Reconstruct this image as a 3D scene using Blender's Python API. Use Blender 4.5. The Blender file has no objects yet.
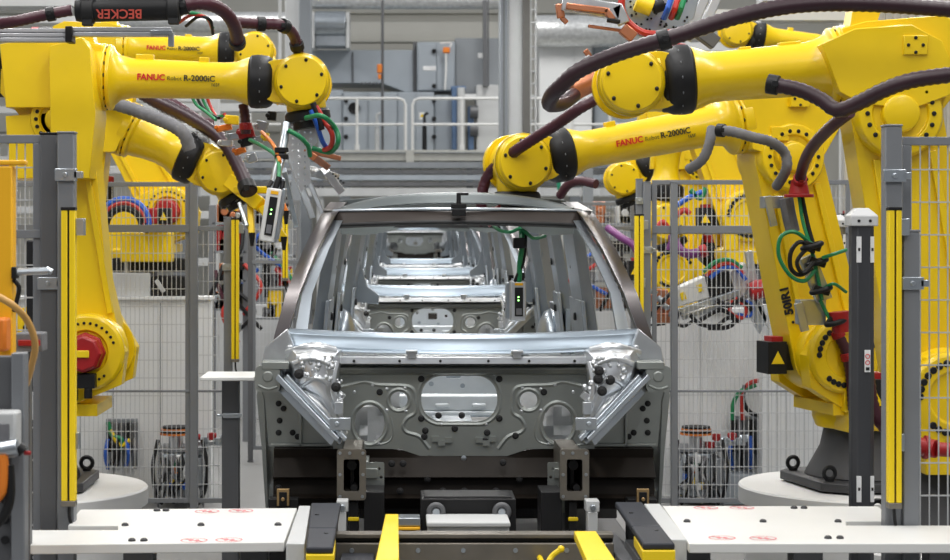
import bpy, bmesh, math, random
from mathutils import Vector, Matrix
R=math.radians; PI=math.pi
random.seed(7)
C=bpy.context.scene.collection
# ---------------------------------------------------------------- camera model of the place
F=1900.0; VX=401.0; VY=229.0; EYE=1.90
def P(px,py,d): return Vector(((px-VX)*d/F, d, EYE-(py-VY)*d/F))
# ---------------------------------------------------------------- materials
MATS={}
def mat(name,col,rough=.5,metal=0.,var=.06,scale=6.,bump=0.,emit=0.,alpha=1.,spec=.5,coat=0.):
    if name in MATS: return MATS[name]
    m=bpy.data.materials.new(name); m.use_nodes=True
    nt=m.node_tree; b=nt.nodes['Principled BSDF']
    b.inputs['Roughness'].default_value=rough; b.inputs['Metallic'].default_value=metal
    b.inputs['Specular IOR Level'].default_value=spec
    if coat: b.inputs['Coat Weight'].default_value=coat; b.inputs['Coat Roughness'].default_value=.15
    tc=nt.nodes.new('ShaderNodeTexCoord'); nz=nt.nodes.new('ShaderNodeTexNoise')
    nz.inputs['Scale'].default_value=scale; nz.inputs['Detail'].default_value=4
    nt.links.new(tc.outputs['Object'],nz.inputs['Vector'])
    rp=nt.nodes.new('ShaderNodeValToRGB'); rp.color_ramp.elements[0].position=.3; rp.color_ramp.elements[1].position=.7
    rp.color_ramp.elements[0].color=tuple(c*(1-var) for c in col)+(1,)
    rp.color_ramp.elements[1].color=tuple(min(1,c*(1+var)) for c in col)+(1,)
    nt.links.new(nz.outputs['Fac'],rp.inputs['Fac']); nt.links.new(rp.outputs['Color'],b.inputs['Base Color'])
    if bump:
        bp=nt.nodes.new('ShaderNodeBump'); bp.inputs['Strength'].default_value=bump; bp.inputs['Distance'].default_value=.01
        nt.links.new(nz.outputs['Fac'],bp.inputs['Height']); nt.links.new(bp.outputs['Normal'],b.inputs['Normal'])
    if emit:
        b.inputs['Emission Color'].default_value=tuple(col)+(1,); b.inputs['Emission Strength'].default_value=emit
    if alpha<1: b.inputs['Alpha'].default_value=alpha
    MATS[name]=m; return m
YEL=mat('robot_yellow',(.88,.60,.004),.32,0,.05,3,coat=.3)
YEL2=mat('guard_yellow',(.92,.66,.01),.4,0,.03,3)
ORG=mat('orange_yellow',(.93,.48,.01),.45,0,.04,3)
BLK=mat('black_plastic',(.012,.012,.013),.45,0,.1,8,spec=.3)
RUB=mat('black_rubber',(.012,.012,.013),.6,0,.1,20)
DGR=mat('dark_casting',(.045,.045,.048),.5,.1,.1,8)
PGR=mat('post_grey',(.20,.21,.225),.45,.1,.04,5)
PGD=mat('post_dark_grey',(.115,.118,.125),.45,.1,.04,5)
WIRE=mat('mesh_wire',(.60,.61,.62),.4,.3,.04,5)
GALV=mat('galvanised_steel',(.46,.50,.54),.32,.85,.08,9,bump=.05)
STEEL=mat('body_steel',(.31,.33,.315),.40,.68,.08,5,bump=.04)
SIDE=mat('side_steel',(.38,.42,.46),.30,.85,.08,5,bump=.05)
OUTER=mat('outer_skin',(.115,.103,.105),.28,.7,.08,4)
ALU=mat('cast_aluminium',(.66,.68,.70),.30,.85,.08,10,bump=.3)
ALUP=mat('aluminium_profile',(.60,.61,.63),.38,.7,.05,6)
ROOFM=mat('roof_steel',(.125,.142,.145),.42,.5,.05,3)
TOE=mat('toe_board_shade',(.017,.013,.010),.55,0.,.2,7,bump=.05,spec=.2)  # toe board colour with the shade under the body put in
RAILM=mat('rail_steel',(.22,.20,.17),.42,.7,.12,9,bump=.08)
WHT=mat('white_board',(.74,.74,.72),.42,0,.02,5)
WHP=mat('white_panel',(.80,.81,.81),.5,0,.02,2)
CONC=mat('pedestal_white',(.72,.72,.71),.5,0,.03,4)
PLUM=mat('plum_hose',(.060,.012,.022),.42,0,.12,12)
PLUM2=mat('plum_dark_hose',(.030,.010,.016),.42,0,.12,12)
REDM=mat('red_plastic',(.36,.010,.012),.42,0,.08,8)
GRN=mat('green_cable',(.012,.22,.08),.4,0,.05,8)
BLU=mat('blue_hose',(.015,.10,.50),.4,0,.05,8)
REDC=mat('red_cable',(.48,.03,.02),.4,0,.05,8)
ORC=mat('orange_cable',(.80,.22,.02),.45,0,.05,8)
COP=mat('copper',(.55,.22,.12),.36,.7,.12,9)
SLV=mat('grey_sleeve',(.16,.16,.17),.7,0,.15,25,bump=.4)
GRYC=mat('cabinet_grey',(.36,.40,.44),.45,.1,.03,2)
GRYD=mat('cabinet_mid_grey',(.26,.28,.30),.45,.1,.03,2)
GRYL=mat('light_grey_paint',(.55,.56,.56),.45,0,.03,3)
BEIGE=mat('beige_wall',(.56,.55,.50),.6,0,.03,1.5)
TXB=mat('ink_black',(.01,.01,.01),.5); TXR=mat('ink_red',(.62,.012,.012),.5)
TXW=mat('print_white',(.8,.8,.8),.5); MARK=mat('pink_print',(.72,.24,.26),.5)
LEDG=mat('green_led',(.3,1.,.2),.4,emit=4)
FLOORM=mat('hall_floor',(.24,.24,.235),.45,0,.06,1.2)
MESHD=mat('dark_mesh',(.06,.06,.065),.5,.3)
PURP=mat('purple_cable',(.16,.03,.16),.45)
# ---------------------------------------------------------------- mesh builder
def frame(d,up=None):
    d=Vector(d).normalized()
    up=Vector(up) if up is not None else (Vector((0,0,1)) if abs(d.z)<.9 else Vector((0,1,0)))
    x=up.cross(d)
    if x.length<1e-6: x=Vector((1,0,0)).cross(d)
    x.normalize(); y=d.cross(x)
    return x,y,d
def spline(pts,n=6):
    pts=[Vector(p) for p in pts]; out=[]
    if len(pts)<3:
        return pts
    e=[2*pts[0]-pts[1]]+pts+[2*pts[-1]-pts[-2]]
    for i in range(1,len(e)-2):
        a,b,c,d=e[i-1],e[i],e[i+1],e[i+2]
        for k in range(n):
            t=k/n
            out.append(.5*((2*b)+(c-a)*t+(2*a-5*b+4*c-d)*t*t+(3*b-a-3*c+d)*t**3))
    out.append(pts[-1]); return out
def hull2(c1,r1,c2,r2,n=14):
    c1=Vector(c1);c2=Vector(c2); d=c2-c1; L=d.length; a=math.atan2(d.y,d.x)
    b=math.acos(max(-1,min(1,(r1-r2)/L))); o=[]
    for k in range(n+1):
        t=a+b+(2*PI-2*b)*k/n; o.append((c1.x+r1*math.cos(t),c1.y+r1*math.sin(t)))
    for k in range(n+1):
        t=a-b+2*b*k/n; o.append((c2.x+r2*math.cos(t),c2.y+r2*math.sin(t)))
    return o
def circ(cx,cy,rx,ry=None,n=24,a0=0):
    ry=rx if ry is None else ry
    return [(cx+rx*math.cos(a0+2*PI*k/n),cy+ry*math.sin(a0+2*PI*k/n)) for k in range(n)]
def rrect(x0,y0,x1,y1,r,n=5):
    o=[]
    for cx,cy,a in ((x1-r,y1-r,0),(x0+r,y1-r,90),(x0+r,y0+r,180),(x1-r,y0+r,270)):
        for k in range(n+1):
            t=R(a+90*k/n); o.append((cx+r*math.cos(t),cy+r*math.sin(t)))
    return o
class MB:
    def __init__(s): s.v=[]; s.f=[]; s.m=[]
    def add(s,vs,fs,m=0):
        b=len(s.v); s.v+=[Vector(v) for v in vs]
        s.f+=[[b+i for i in f] for f in fs]; s.m+=[m]*len(fs); return s
    def box(s,c,sz,rot=None,m=0):
        h=Vector(sz)/2; c=Vector(c); vs=[]
        for x in (-1,1):
            for y in (-1,1):
                for z in (-1,1):
                    p=Vector((x*h.x,y*h.y,z*h.z))
                    if rot is not None: p=rot@p
                    vs.append(c+p)
        return s.add(vs,[(0,1,3,2),(4,6,7,5),(0,4,5,1),(2,3,7,6),(0,2,6,4),(1,5,7,3)],m)
    def bb(s,a,b,m=0):
        a=Vector(a);b=Vector(b); return s.box((a+b)/2,[abs(b[i]-a[i]) for i in range(3)],None,m)
    def beam(s,a,b,w,h,up=None,m=0):
        a=Vector(a);b=Vector(b); x,y,d=frame(b-a,up)
        vs=[p+x*i*w/2+y*j*h/2 for p in (a,b) for i,j in ((-1,-1),(1,-1),(1,1),(-1,1))]
        return s.add(vs,[(0,3,2,1),(4,5,6,7),(0,1,5,4),(1,2,6,5),(2,3,7,6),(3,0,4,7)],m)
    def loft(s,rings,closed=True,caps=True,m=0):
        n=len(rings[0]); vs=[p for r in rings for p in r]; fs=[]
        for i in range(len(rings)-1):
            for k in range(n if closed else n-1):
                a=i*n+k; b=i*n+(k+1)%n; fs.append((a,b,b+n,a+n))
        if caps and closed: fs+= [tuple(range(n))[::-1], tuple(range((len(rings)-1)*n,len(rings)*n))]
        return s.add(vs,fs,m)
    def lathe(s,p,axis,prof,n=24,caps=True,m=0):
        p=Vector(p); x,y,d=frame(axis)
        return s.loft([[p+d*t+(x*math.cos(2*PI*k/n)+y*math.sin(2*PI*k/n))*max(r,1e-4) for k in range(n)] for t,r in prof],True,caps,m)
    def cyl(s,a,b,r,r2=None,n=20,m=0):
        a=Vector(a);b=Vector(b); return s.lathe(a,b-a,[(0,r),((b-a).length,r if r2 is None else r2)],n,True,m)
    def tube(s,pts,r,n=8,sm=6,m=0):
        pts=spline(pts,sm) if sm else [Vector(p) for p in pts]
        x=None; rings=[]
        for i,p in enumerate(pts):
            t=(pts[min(i+1,len(pts)-1)]-pts[max(i-1,0)])
            if t.length<1e-9: continue
            t.normalize()
            if x is None: x=frame(t)[0]
            else:
                x=x-t*x.dot(t)
                x=x.normalized() if x.length>1e-6 else frame(t)[0]
            y=t.cross(x)
            rr=r(i/(len(pts)-1)) if callable(r) else r
            rings.append([p+(x*math.cos(2*PI*k/n)+y*math.sin(2*PI*k/n))*rr for k in range(n)])
        return s.loft(rings,True,True,m)
    def prism(s,poly,vec,m=0):
        n=len(poly); vec=Vector(vec); a=[Vector(p) for p in poly]
        return s.add(a+[p+vec for p in a],[tuple(range(n)),tuple(range(n,2*n))[::-1]]+[(k,(k+1)%n,(k+1)%n+n,k+n) for k in range(n)],m)
    def prismuv(s,poly,v0,v1,m=0):          # polygon in local x,z, thickness along y
        return s.prism([(u,v0,z) for u,z in poly],(0,v1-v0,0),m)
    def ball(s,c,r,n=12,sc=(1,1,1),m=0):
        c=Vector(c); h=n//2; rings=[]
        for i in range(h+1):
            a=-PI/2+PI*i/h
            rings.append([c+Vector((r*sc[0]*max(math.cos(a),1e-3)*math.cos(2*PI*k/n),r*sc[1]*max(math.cos(a),1e-3)*math.sin(2*PI*k/n),r*sc[2]*math.sin(a))) for k in range(n)])
        return s.loft(rings,True,True,m)
    def torus(s,c,axis,r,t,n=24,k=8,m=0):
        c=Vector(c); x,y,d=frame(axis); rings=[]
        for i in range(n+1):
            a=2*PI*i/n; o=x*math.cos(a)+y*math.sin(a)
            rings.append([c+o*(r+t*math.cos(2*PI*j/k))+d*t*math.sin(2*PI*j/k) for j in range(k)])
        return s.loft(rings,True,False,m)
    def mesh(s,me,M=None,m=0):
        vs=[(M@v.co if M else v.co) for v in me.vertices]
        return s.add(vs,[tuple(p.vertices) for p in me.polygons],m)
    def plate(s,outline,holes,t,M,m=0):     # flat sheet with holes: 2D outline in the XY of M
        cu=bpy.data.curves.new('tmp','CURVE'); cu.dimensions='2D'; cu.fill_mode='BOTH'; cu.extrude=t/2
        for poly in [outline]+list(holes):
            sp=cu.splines.new('POLY'); sp.points.add(len(poly)-1); sp.use_cyclic_u=True
            for q,p in zip(sp.points,poly): q.co=(p[0],p[1],0,1)
        _conv(s,cu,M,m); return s
    def text(s,body,size,M,m=0,bold=0.,shear=0.,align='LEFT',ext=.0006):
        cu=bpy.data.curves.new('tmp','FONT'); cu.body=body; cu.size=size; cu.offset=bold; cu.shear=shear
        cu.align_x=align; cu.extrude=ext; cu.resolution_u=3
        _conv(s,cu,M,m); return s
    def build(s,name,mats,parent=None,bevel=0.,sharp=32,org=None,seg=2):
        if not isinstance(mats,(list,tuple)): mats=[mats]
        me=bpy.data.meshes.new(name)
        o0=Vector(org) if org is not None else Vector((0,0,0))
        me.from_pydata([v-o0 for v in s.v],[],s.f)
        for m in mats: me.materials.append(m)
        me.polygons.foreach_set('material_index',s.m); 
        bm=bmesh.new(); bm.from_mesh(me)
        bmesh.ops.recalc_face_normals(bm,faces=bm.faces)
        for f in bm.faces: f.smooth=True
        bm.to_mesh(me); bm.free()
        me.set_sharp_from_angle(angle=R(sharp)); me.update()
        o=bpy.data.objects.new(name,me); C.objects.link(o)
        if parent is not None: o.parent=parent
        if bevel:
            b=o.modifiers.new('bevel','BEVEL'); b.width=bevel; b.segments=seg; b.limit_method='ANGLE'; b.angle_limit=R(40)
        return o
def _conv(s,cu,M,m):
    ob=bpy.data.objects.new('tmp',cu); C.objects.link(ob)
    dg=bpy.context.evaluated_depsgraph_get(); dg.update()
    me=bpy.data.meshes.new_from_object(ob.evaluated_get(dg))
    s.mesh(me,M,m); bpy.data.objects.remove(ob); bpy.data.curves.remove(cu); bpy.data.meshes.remove(me)
def MX(o,x,y):                               # matrix with local axes x,y at o
    x=Vector(x).normalized(); y=Vector(y); z=x.cross(y).normalized(); y=z.cross(x)
    M=Matrix((x,y,z)).transposed().to_4x4(); M.translation=Vector(o); return M
FRONT=lambda o: MX(o,(1,0,0),(0,0,1))        # faces the viewer's side (-Y)
def tag(o,label,cat,group=None,kind=None):
    o['label']=label; o['category']=cat
    if group: o['group']=group
    if kind: o['kind']=kind
    return o
class Thing:
    """an Empty at the thing's base; parts are given in world coordinates (world=True) or local ones"""
    def __init__(s,name,label,cat,loc=(0,0,0),rotz=0,group=None,world=True):
        s.e=bpy.data.objects.new(name,None); C.objects.link(s.e); s.e.location=loc; s.e.rotation_euler=(0,0,rotz)
        s.e.empty_display_size=.1; s.loc=Vector(loc); s.world=world; tag(s.e,label,cat,group)
    def part(s,name,mb,mats,bevel=0.,parent=None,label=None,sharp=32,seg=2):
        o=mb.build(name,mats,parent or s.e,bevel,sharp,s.loc if s.world else None,seg)
        if label: o['label']=label
        return o
def single(name,mb,mats,label,cat,loc=None,group=None,bevel=0.,sharp=32,kind=None):
    if loc is None:
        xs=[v.x for v in mb.v]; ys=[v.y for v in mb.v]; zs=[v.z for v in mb.v]
        loc=((min(xs)+max(xs))/2,(min(ys)+max(ys))/2,min(zs))
    o=mb.build(name,mats,None,bevel,sharp,loc); o.location=loc
    return tag(o,label,cat,group,kind)
def struct(name,mb,mats,bevel=0.):
    o=mb.build(name,mats,None,bevel); o['kind']='structure'; return o
def dup(e,loc=None,label=None,rotz=None,skip=()):
    def cp(o,par):
        c=o.copy(); C.objects.link(c)
        if par is not None: c.parent=par
        for ch in o.children:
            if not ch.name.split('.')[0] in skip: cp(ch,c)
        return c
    r=cp(e,None)
    if loc is not None: r.location=loc
    if rotz is not None: r.rotation_euler=(0,0,rotz)
    if label: r['label']=label
    return r
# ---------------------------------------------------------------- car bodies
CX,CD=.264,8.10
INNER=mat('inner_steel',(.66,.70,.73),.38,.5,.08,9,bump=.12)
KICK=mat('kick_aluminium',(.86,.88,.90),.4,.25,.06,12,bump=.5)
COWLM=mat('cowl_steel',(.34,.40,.46),.34,.85,.06,5,bump=.03)
HEAD=mat('header_shade',(.040,.032,.028),.5,0,.1,6,spec=.2)  # dark reflection of the interior put into the header colour
def car_body(label):
    T=Thing('car_body',label,'car body',(CX,CD,.62),0,'bare car bodies along the line',world=False)
    Z0=.62; cx0=VX+CX*F/CD                       # 463
    def L(px,py,dy=0.):                          # pixel at depth CD+dy -> body coordinates
        p=P(px,py,CD+dy); return Vector((p.x-CX,dy,p.z-Z0))
    S=F/CD
    def X(px): return (px-cx0)/S
    def Z(py): return EYE-(py-VY)/S-Z0
    def Q(px,py,y=0.):
        k=(CD+y)/F; return Vector(((px-VX)*k-CX,y,EYE-(py-VY)*k-Z0))
    # cowl beam: bowed channel under the windscreen
    mb=MB(); rings=[]
    prof=[(.10,.004),(.02,.012),(-.02,.006),(-.036,-.006),(-.040,-.030),(-.055,-.055),(-.075,-.062),(-.078,-.070),(-.03,-.070),(-.02,-.055),(.0,-.03),(.09,-.02)]
    for i in range(25):
        t=-1+2*i/24; x=t*.755; yb=-.10*(1-t*t); zb=Z(331)-.018*(1-t*t)
        rings.append([(x,yb+a,zb+b) for a,b in prof])
    mb.loft(rings); cowl=T.part('cowl_beam',mb,COWLM,.002)
    for x in (-.22,.22):
        mb=MB(); mb.box((x,-.18,Z(352)),(.035,.03,.03)); mb.box((x,-.18,Z(348.5)),(.05,.06,.010)); T.part('cowl_clip',mb,ALU,.002,parent=cowl)
    mb=MB(); rings=[]
    for i in range(17):                          # bulkhead upper flange
        t=-1+2*i/16; x=t*.60; y=-.13-.02*(1-t*t)
        rings.append([(x,y,Z(353)),(x,y-.03,Z(354)),(x,y-.035,Z(361)),(x,y-.01,Z(363)),(x,y+.05,Z(363)),(x,y+.05,Z(353))])
    mb.loft(rings)
    for x in (-.46,-.27,-.1,.1,.27,.46): mb.cyl((x,-.19,Z(358)),(x,-.172,Z(358)),.006,n=8,m=1)
    T.part('cowl_flange',mb,[ALU,BLK],.002)
    # bulkhead: pressed sheet with openings
    out=[(X(333),Z(361)),(X(592),Z(361)),(X(596),Z(400)),(X(592),Z(446)),(X(527),Z(446)),(X(506),Z(453)),(X(420),Z(453)),(X(399),Z(446)),(X(334),Z(446)),(X(330),Z(400))]
    holes=[rrect(X(421),Z(419),X(496),Z(374),.088,7)]
    for s in (-1,1):
        c=463+s*64; holes.append(circ(X(c),Z(398),.04,.038,18))
        c=463+s*93; holes.append([(X(c-13),Z(434)),(X(c-15),Z(420)),(X(c-12),Z(407)),(X(c-5),Z(402)),(X(c+5),Z(402)),(X(c+13),Z(408)),(X(c+16),Z(420)),(X(c+14),Z(434)),(X(c+6),Z(439)),(X(c-6),Z(439))])
    mb=MB(); mb.plate(out,holes,.006,FRONT((0,-.10,0)))
    def ridge(pts,r=.017,y=-.090):
        mb.tube([(X(a),y,Z(b)) for a,b in pts],r,8,4)
    for s in (-1,1):
        f=lambda a: 463+s*a
        ridge([(f(126),386),(f(112),383),(f(98),380),(f(84),383),(f(58),384),(f(50),388),(f(48),396),(f(48),410),(f(56),416),(f(60),424),(f(56),430),(f(44),434),(f(34),446)])
        ridge([(f(126),441),(f(100),443),(f(76),440),(f(70),430),(f(72),415)],.015)
        ridge([(f(58),384),(f(80),386),(f(82),395),(f(80),408),(f(62),412),(f(54),410)],.013)
        for a,b in ((28,436),(22,440),(15,437)):
            mb.box((X(f(a)),-.108,Z(b)),(.03,.02,.022))
    for i in range(25):
        pass
    mb.tube([(x,-.096,z) for x,z in rrect(X(418),Z(422),X(499),Z(371),.095,7)+[(X(499)-.0,Z(371)-.095)]],.011,8,2)
    for s in (-1,1):
        mb.tube([(x,-.095,z) for x,z in circ(X(463+s*93),Z(421),.075,.09,20)]+[(X(463+s*93)+.075,-.095,Z(421))],.012,8,2)
        mb.tube([(x,-.096,z) for x,z in circ(X(463+s*64),Z(398),.048,.046,16)]+[(X(463+s*64)+.048,-.096,Z(398))],.011,8,2)
    # upper sloping shelf of the bulkhead
    rings=[[(x,-.10,Z(362)),(x,-.17,Z(366)),(x,-.15,Z(371)),(x,-.10,Z(373))] for x in (X(336),X(400),X(463),X(526),X(590))]
    mb.loft(rings)
    bulk=T.part('bulkhead',mb,STEEL,.0)
    for a,b in ((421,377),(498,377),(421,416),(498,416),(454,426),(425,428),(424,434),(486,430),(484,438),(514,433),(380,390),(542,390),(438,413),(461,413),(335,381),(593,381)):
        m2=MB(); m2.lathe((X(a),-.103,Z(b)),(0,-1,0),[(0,.014),(.004,.014),(.006,.010),(.012,.008),(.012,.002)],12)
        T.part('grommet',m2,RUB,parent=bulk)
    for a,b in [(463+q*dx,yy) for q in (-1,1) for dx,yy in ((58,386),(76,387),(57,409),(76,408),(108,390),(116,430),(84,441),(30,372),(22,422),(90,383))]:
        m2=MB(); m2.lathe((X(a),-.102,Z(b)),(0,-1,0),[(0,.008),(.003,.007),(.005,.003)],10); T.part('weld_stud',m2,ALU,parent=bulk)
    m2=MB(); m2.lathe((0,-.11,Z(455)),(0,-1,0),[(0,.012),(.006,.011),(.008,.003)],12); T.part('plug',m2,GALV,parent=bulk)
    # toe board and tunnel below, underbody shade put into their dark colour
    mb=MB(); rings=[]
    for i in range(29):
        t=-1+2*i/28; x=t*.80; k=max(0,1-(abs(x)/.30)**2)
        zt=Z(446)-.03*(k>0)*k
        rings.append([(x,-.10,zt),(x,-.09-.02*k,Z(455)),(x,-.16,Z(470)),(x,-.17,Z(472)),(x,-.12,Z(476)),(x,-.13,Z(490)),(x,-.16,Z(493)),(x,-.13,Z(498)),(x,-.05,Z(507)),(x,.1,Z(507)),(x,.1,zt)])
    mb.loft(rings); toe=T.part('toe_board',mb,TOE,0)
    for a,b in ((392,459),(403,459),(501,458),(427,474),(517,474),(400,486),(442,486),(463,486),(494,486),(281,483)):
        m2=MB(); m2.lathe((X(a),-.16,Z(b)),(0,-1,0),[(0,.015),(.006,.014),(.008,.008),(.014,.007),(.014,.001)],12)
        T.part('grommet',m2,RUB,parent=toe)
    # hinge pillar panels at both sides
    for s in (-1,1):
        f=lambda a: X(463+s*(a))
        mb=MB()
        o=[(f(128),Z(360)),(f(178),Z(360)),(f(203),Z(382)),(f(198),Z(400)),(f(194),Z(446)),(f(128),Z(446))]
        mb.plate(o,[],.006,FRONT((0,-.02,0)))
        mb.prism([(f(203),-.03,Z(380)),(f(198),-.03,Z(400)),(f(194),-.03,Z(507)),(f(197),-.03,Z(507)),(f(201),-.03,Z(446)),(f(206),-.03,Z(395))],(0,.5,0))
        mb.box((f(162),-.035,Z(416)),(.012,.03,.25)); mb.box((f(160),-.035,Z(444)),(.27,.03,.012))
        hp=T.part('hinge_panel',mb,STEEL,.002)
        for a,b in ((184,403),(179,408),(184,432),(170,432),(165,436),(183,420)):
            m2=MB(); m2.lathe((f(a),-.024,Z(b)),(0,-1,0),[(0,.013),(.004,.013),(.007,.006)],10); T.part('grommet',m2,RUB,parent=hp)
        # end bracket that sticks out (crash box plate)
        mb=MB(); y=-.34; pa,pb=Q(463+s*183,392,y),Q(463+s*208,366,y); xa,xb=sorted((pa.x,pb.x))
        mb.plate(rrect(xa,pa.z,xb,pb.z,.022),[circ((xa+xb)/2,(pa.z+pb.z)/2+.01,.012,.012,12)],.012,FRONT((0,y,0)))
        c=Q(463+s*195,379,y); mb.box(c+Vector((0,.13,0)),(.10,.22,.085)); mb.box(c+Vector((-s*.03,.06,.055)),(.11,.14,.03))
        mb.tube([c+Vector((-.04,-.010,-.025)),c+Vector((0,-.012,-.040)),c+Vector((.04,-.010,-.03))],.006,6,3)
        mb.lathe(c+Vector((0,-.006,.01)),(0,-1,0),[(0,.024),(.006,.020),(.006,.012)],14)
        T.part('end_bracket',mb,STEEL,.003)
        # wing mount plate
        mb=MB(); y=-.14
        mb.prism([Q(463+s*p,q,y) for p,q in ((204,374),(198,347),(176,329),(170,345),(174,372),(180,378))],(0,.06,0))
        mb.box(Q(463+s*178,368,y-.02),(.05,.05,.03)); mb.box(Q(463+s*173,356,y-.02),(.018,.05,.09))
        for q in (350,360,370): mb.cyl(Q(463+s*174,q,y-.06),Q(463+s*174,q,y-.04),.007,n=8)
        T.part('wing_mount',mb,ALU,.004)
        # cast strut tower
        mb=MB()
        def ring(y,pts): return [Q(463+s*p,q,y) for p,q in pts]
        mb.loft([ring(-.08,[(120,349),(150,344),(174,347),(180,362),(178,384),(140,420),(120,444),(116,430),(126,392),(121,364)]),
                 ring(-.24,[(124,351),(150,345),(172,349),(177,362),(174,382),(138,418),(121,443),(118,430),(128,392),(124,366)]),
                 ring(-.34,[(130,358),(150,352),(167,355),(171,366),(166,382),(140,410),(124,436),(121,428),(132,392),(130,370)]),
                 ring(-.36,[(138,364),(150,360),(160,363),(163,370),(158,380),(142,396),(128,422),(126,418),(137,392),(137,374)])])
        mb.tube([Q(463+s*176,354,-.22),Q(463+s*150,347,-.27),Q(463+s*128,351,-.24)],.020,8,4)
        mb.tube([Q(463+s*127,362,-.30),Q(463+s*131,390,-.33),Q(463+s*121,428,-.31)],.018,8,4)
        mb.tube([Q(463+s*170,364,-.35),Q(463+s*152,358,-.365),Q(463+s*134,364,-.35)],.012,8,4)
        mb.tube([Q(463+s*163,388,-.33),Q(463+s*148,378,-.37),Q(463+s*135,384,-.35)],.011,8,4)
        mb.tube([Q(463+s*160,392,-.33),Q(463+s*140,410,-.36),Q(463+s*124,436,-.34)],.014,8,4)
        mb.box(Q(463+s*124,408,-.34),(.035,.04,.05)); mb.box(Q(463+s*122,396,-.31),(.03,.05,.03),Matrix.Rotation(R(35),3,'Y'))
        rnd=random.Random(3+s)
        for k in range(34):
            mb.ball(Q(463+s*(130+rnd.random()*34),356+rnd.random()*24,-.35-rnd.random()*.012),.006+rnd.random()*.009,8)
        for k in range(14):
            mb.ball(Q(463+s*(121+rnd.random()*9),380+rnd.random()*34,-.33),.006+rnd.random()*.009,8)
        st=T.part('strut_tower',mb,ALU,.004)
        for p,q in (((135,379),(147,380),(136,371),(139,391)) if s>0 else ((164,374),(127,387))):
            m2=MB(); m2.lathe(Q(463+s*p,q,-.365),(0,-1,0),[(0,.021),(.012,.020),(.016,.010),(.026,.009),(.026,.001)],12); T.part('grommet',m2,RUB,parent=st)
        # apron rail: folded beam running down to the side member
        mb=MB(); y0,y1=-.30,-.50
        mb.prism([Q(463+s*p,q,y0) for p,q in ((183,366),(177,384),(186,392),(190,372))],(0,.12,0))
        def fold(o0,w0,o1,w1,yy,th):
            A1,B1=Q(463+s*o0,374,y0+yy),Q(463+s*(o0+w0*.6),374+w0,y0+yy); A2,B2=Q(463+s*o1,438,y1+yy),Q(463+s*(o1+w1*.6),438+w1,y1+yy)
            t=Vector((0,th,0)); mb.loft([[A1,B1,B1+t,A1+t],[A2,B2,B2+t,A2+t]])
        fold(176,5,116,4,-.05,.06); fold(179,10,119,7,-.015,.07); fold(185,5,124,4,-.06,.05); fold(187,9,127,8,-.0,.05)
        mb.box(Q(463+s*123,424,-.53),(.085,.012,.05)); mb.cyl(Q(463+s*126,424,-.545),Q(463+s*126,424,-.53),.010,n=10)
        T.part('apron_rail',mb,GALV,.003)
        # side member end: open box with flange
        mb=MB(); xa,xb=sorted((f(97),f(126))); d_=-.62; s2=F/(CD+d_)
        def ZZ(py): return EYE-(py-VY)/s2-Z0
        xa,xb=sorted(((463+s*97-VX)/s2-CX,(463+s*126-VX)/s2-CX)) if s>0 else sorted(((366-VX)/s2-CX,(337-VX)/s2-CX))
        za,zb=ZZ(500),ZZ(449)
        mb.plate(rrect(xa,za,xb,zb,.012),[rrect(xa+.026,za+.035,xb-.026,zb-.04,.008)],.010,FRONT((0,d_,0)))
        mb.bb((xa+.016,d_,za+.02),(xa+.022,-.1,zb-.02)); mb.bb((xb-.022,d_,za+.02),(xb-.016,-.1,zb-.02))
        mb.bb((xa+.016,d_,za+.02),(xb-.016,-.1,za+.026)); mb.bb((xa+.016,d_,zb-.026),(xb-.016,-.1,zb-.02))
        rl=T.part('side_member',mb,RAILM,.002)
        m2=MB()
        for (ux,uz) in ((.012,zb-.016),(.05,zb-.016),(xb-xa-.012,zb-.016),(.012,za+.014),(xb-xa-.014,za+.014),(.012,(za+zb)/2),(xb-xa-.012,(za+zb)/2)):
            m2=MB(); m2.lathe((xa+ux,d_-.004,uz),(0,-1,0),[(0,.007),(.004,.006)],10); T.part('rivet',m2,GALV,parent=rl)
        pass
        m2=MB(); m2.cyl(((xa+xb)/2,d_+.05,zb-.07),((xa+xb)/2,d_+.2,zb-.07),.02,n=12)
        m2.bb((xa+.05,d_+.1,za+.03),(xb-.05,d_+.2,za+.12)); m2.cyl(((xa+xb)/2+.01,d_+.02,za+.045),((xa+xb)/2+.01,d_+.1,za+.045),.014,n=10)
        T.part('inner_bolt',m2,BLK,parent=rl)
        # bracket with holes beside the rail, inboard
        mb=MB(); q=[(x-s*.0,z) for x,z in rrect(min(f(78),f(97)),Z(500),max(f(78),f(97)),Z(452),.008)]
        mb.plate(q,[circ(f(83),Z(458),.007,.007,10),circ(f(81),Z(466),.007,.007,10),circ(f(83),Z(484),.007,.007,10),circ(f(83),Z(494),.007,.007,10)],.01,FRONT((0,-.36,0)))
        mb.bb((f(93),-.36,Z(500)),(f(97),-.12,Z(452))); mb.box((f(90),-.3,Z(462)),(.05,.16,.04))
        T.part('mount_bracket',mb,STEEL,.002)
        # A pillar
        def loftp(name,m,secs,bv=0):
            mb=MB(); mb.loft([[ (s*x,y,z-Z0) for x,y,z in q] for q in secs]); return T.part(name,mb,m,bv,sharp=50)
        def psec(x,y,z,w,dp,tx=0): return [(x+w/2,y-dp/2+tx,z),(x+w/2+.004,y+dp/2+tx,z),(x-w/2,y+dp/2,z),(x-w/2,y-dp/2,z)]
        loftp('a_pillar',OUTER,[psec(.805,-.02,1.30,.05,.14,.03),psec(.775,.02,1.45,.055,.12,.03),psec(.735,.20,1.62,.06,.12,.04),psec(.67,.45,1.81,.065,.12,.05),psec(.605,.70,1.955,.07,.12,.05),psec(.58,.86,2.0,.07,.12,.04)])
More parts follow.
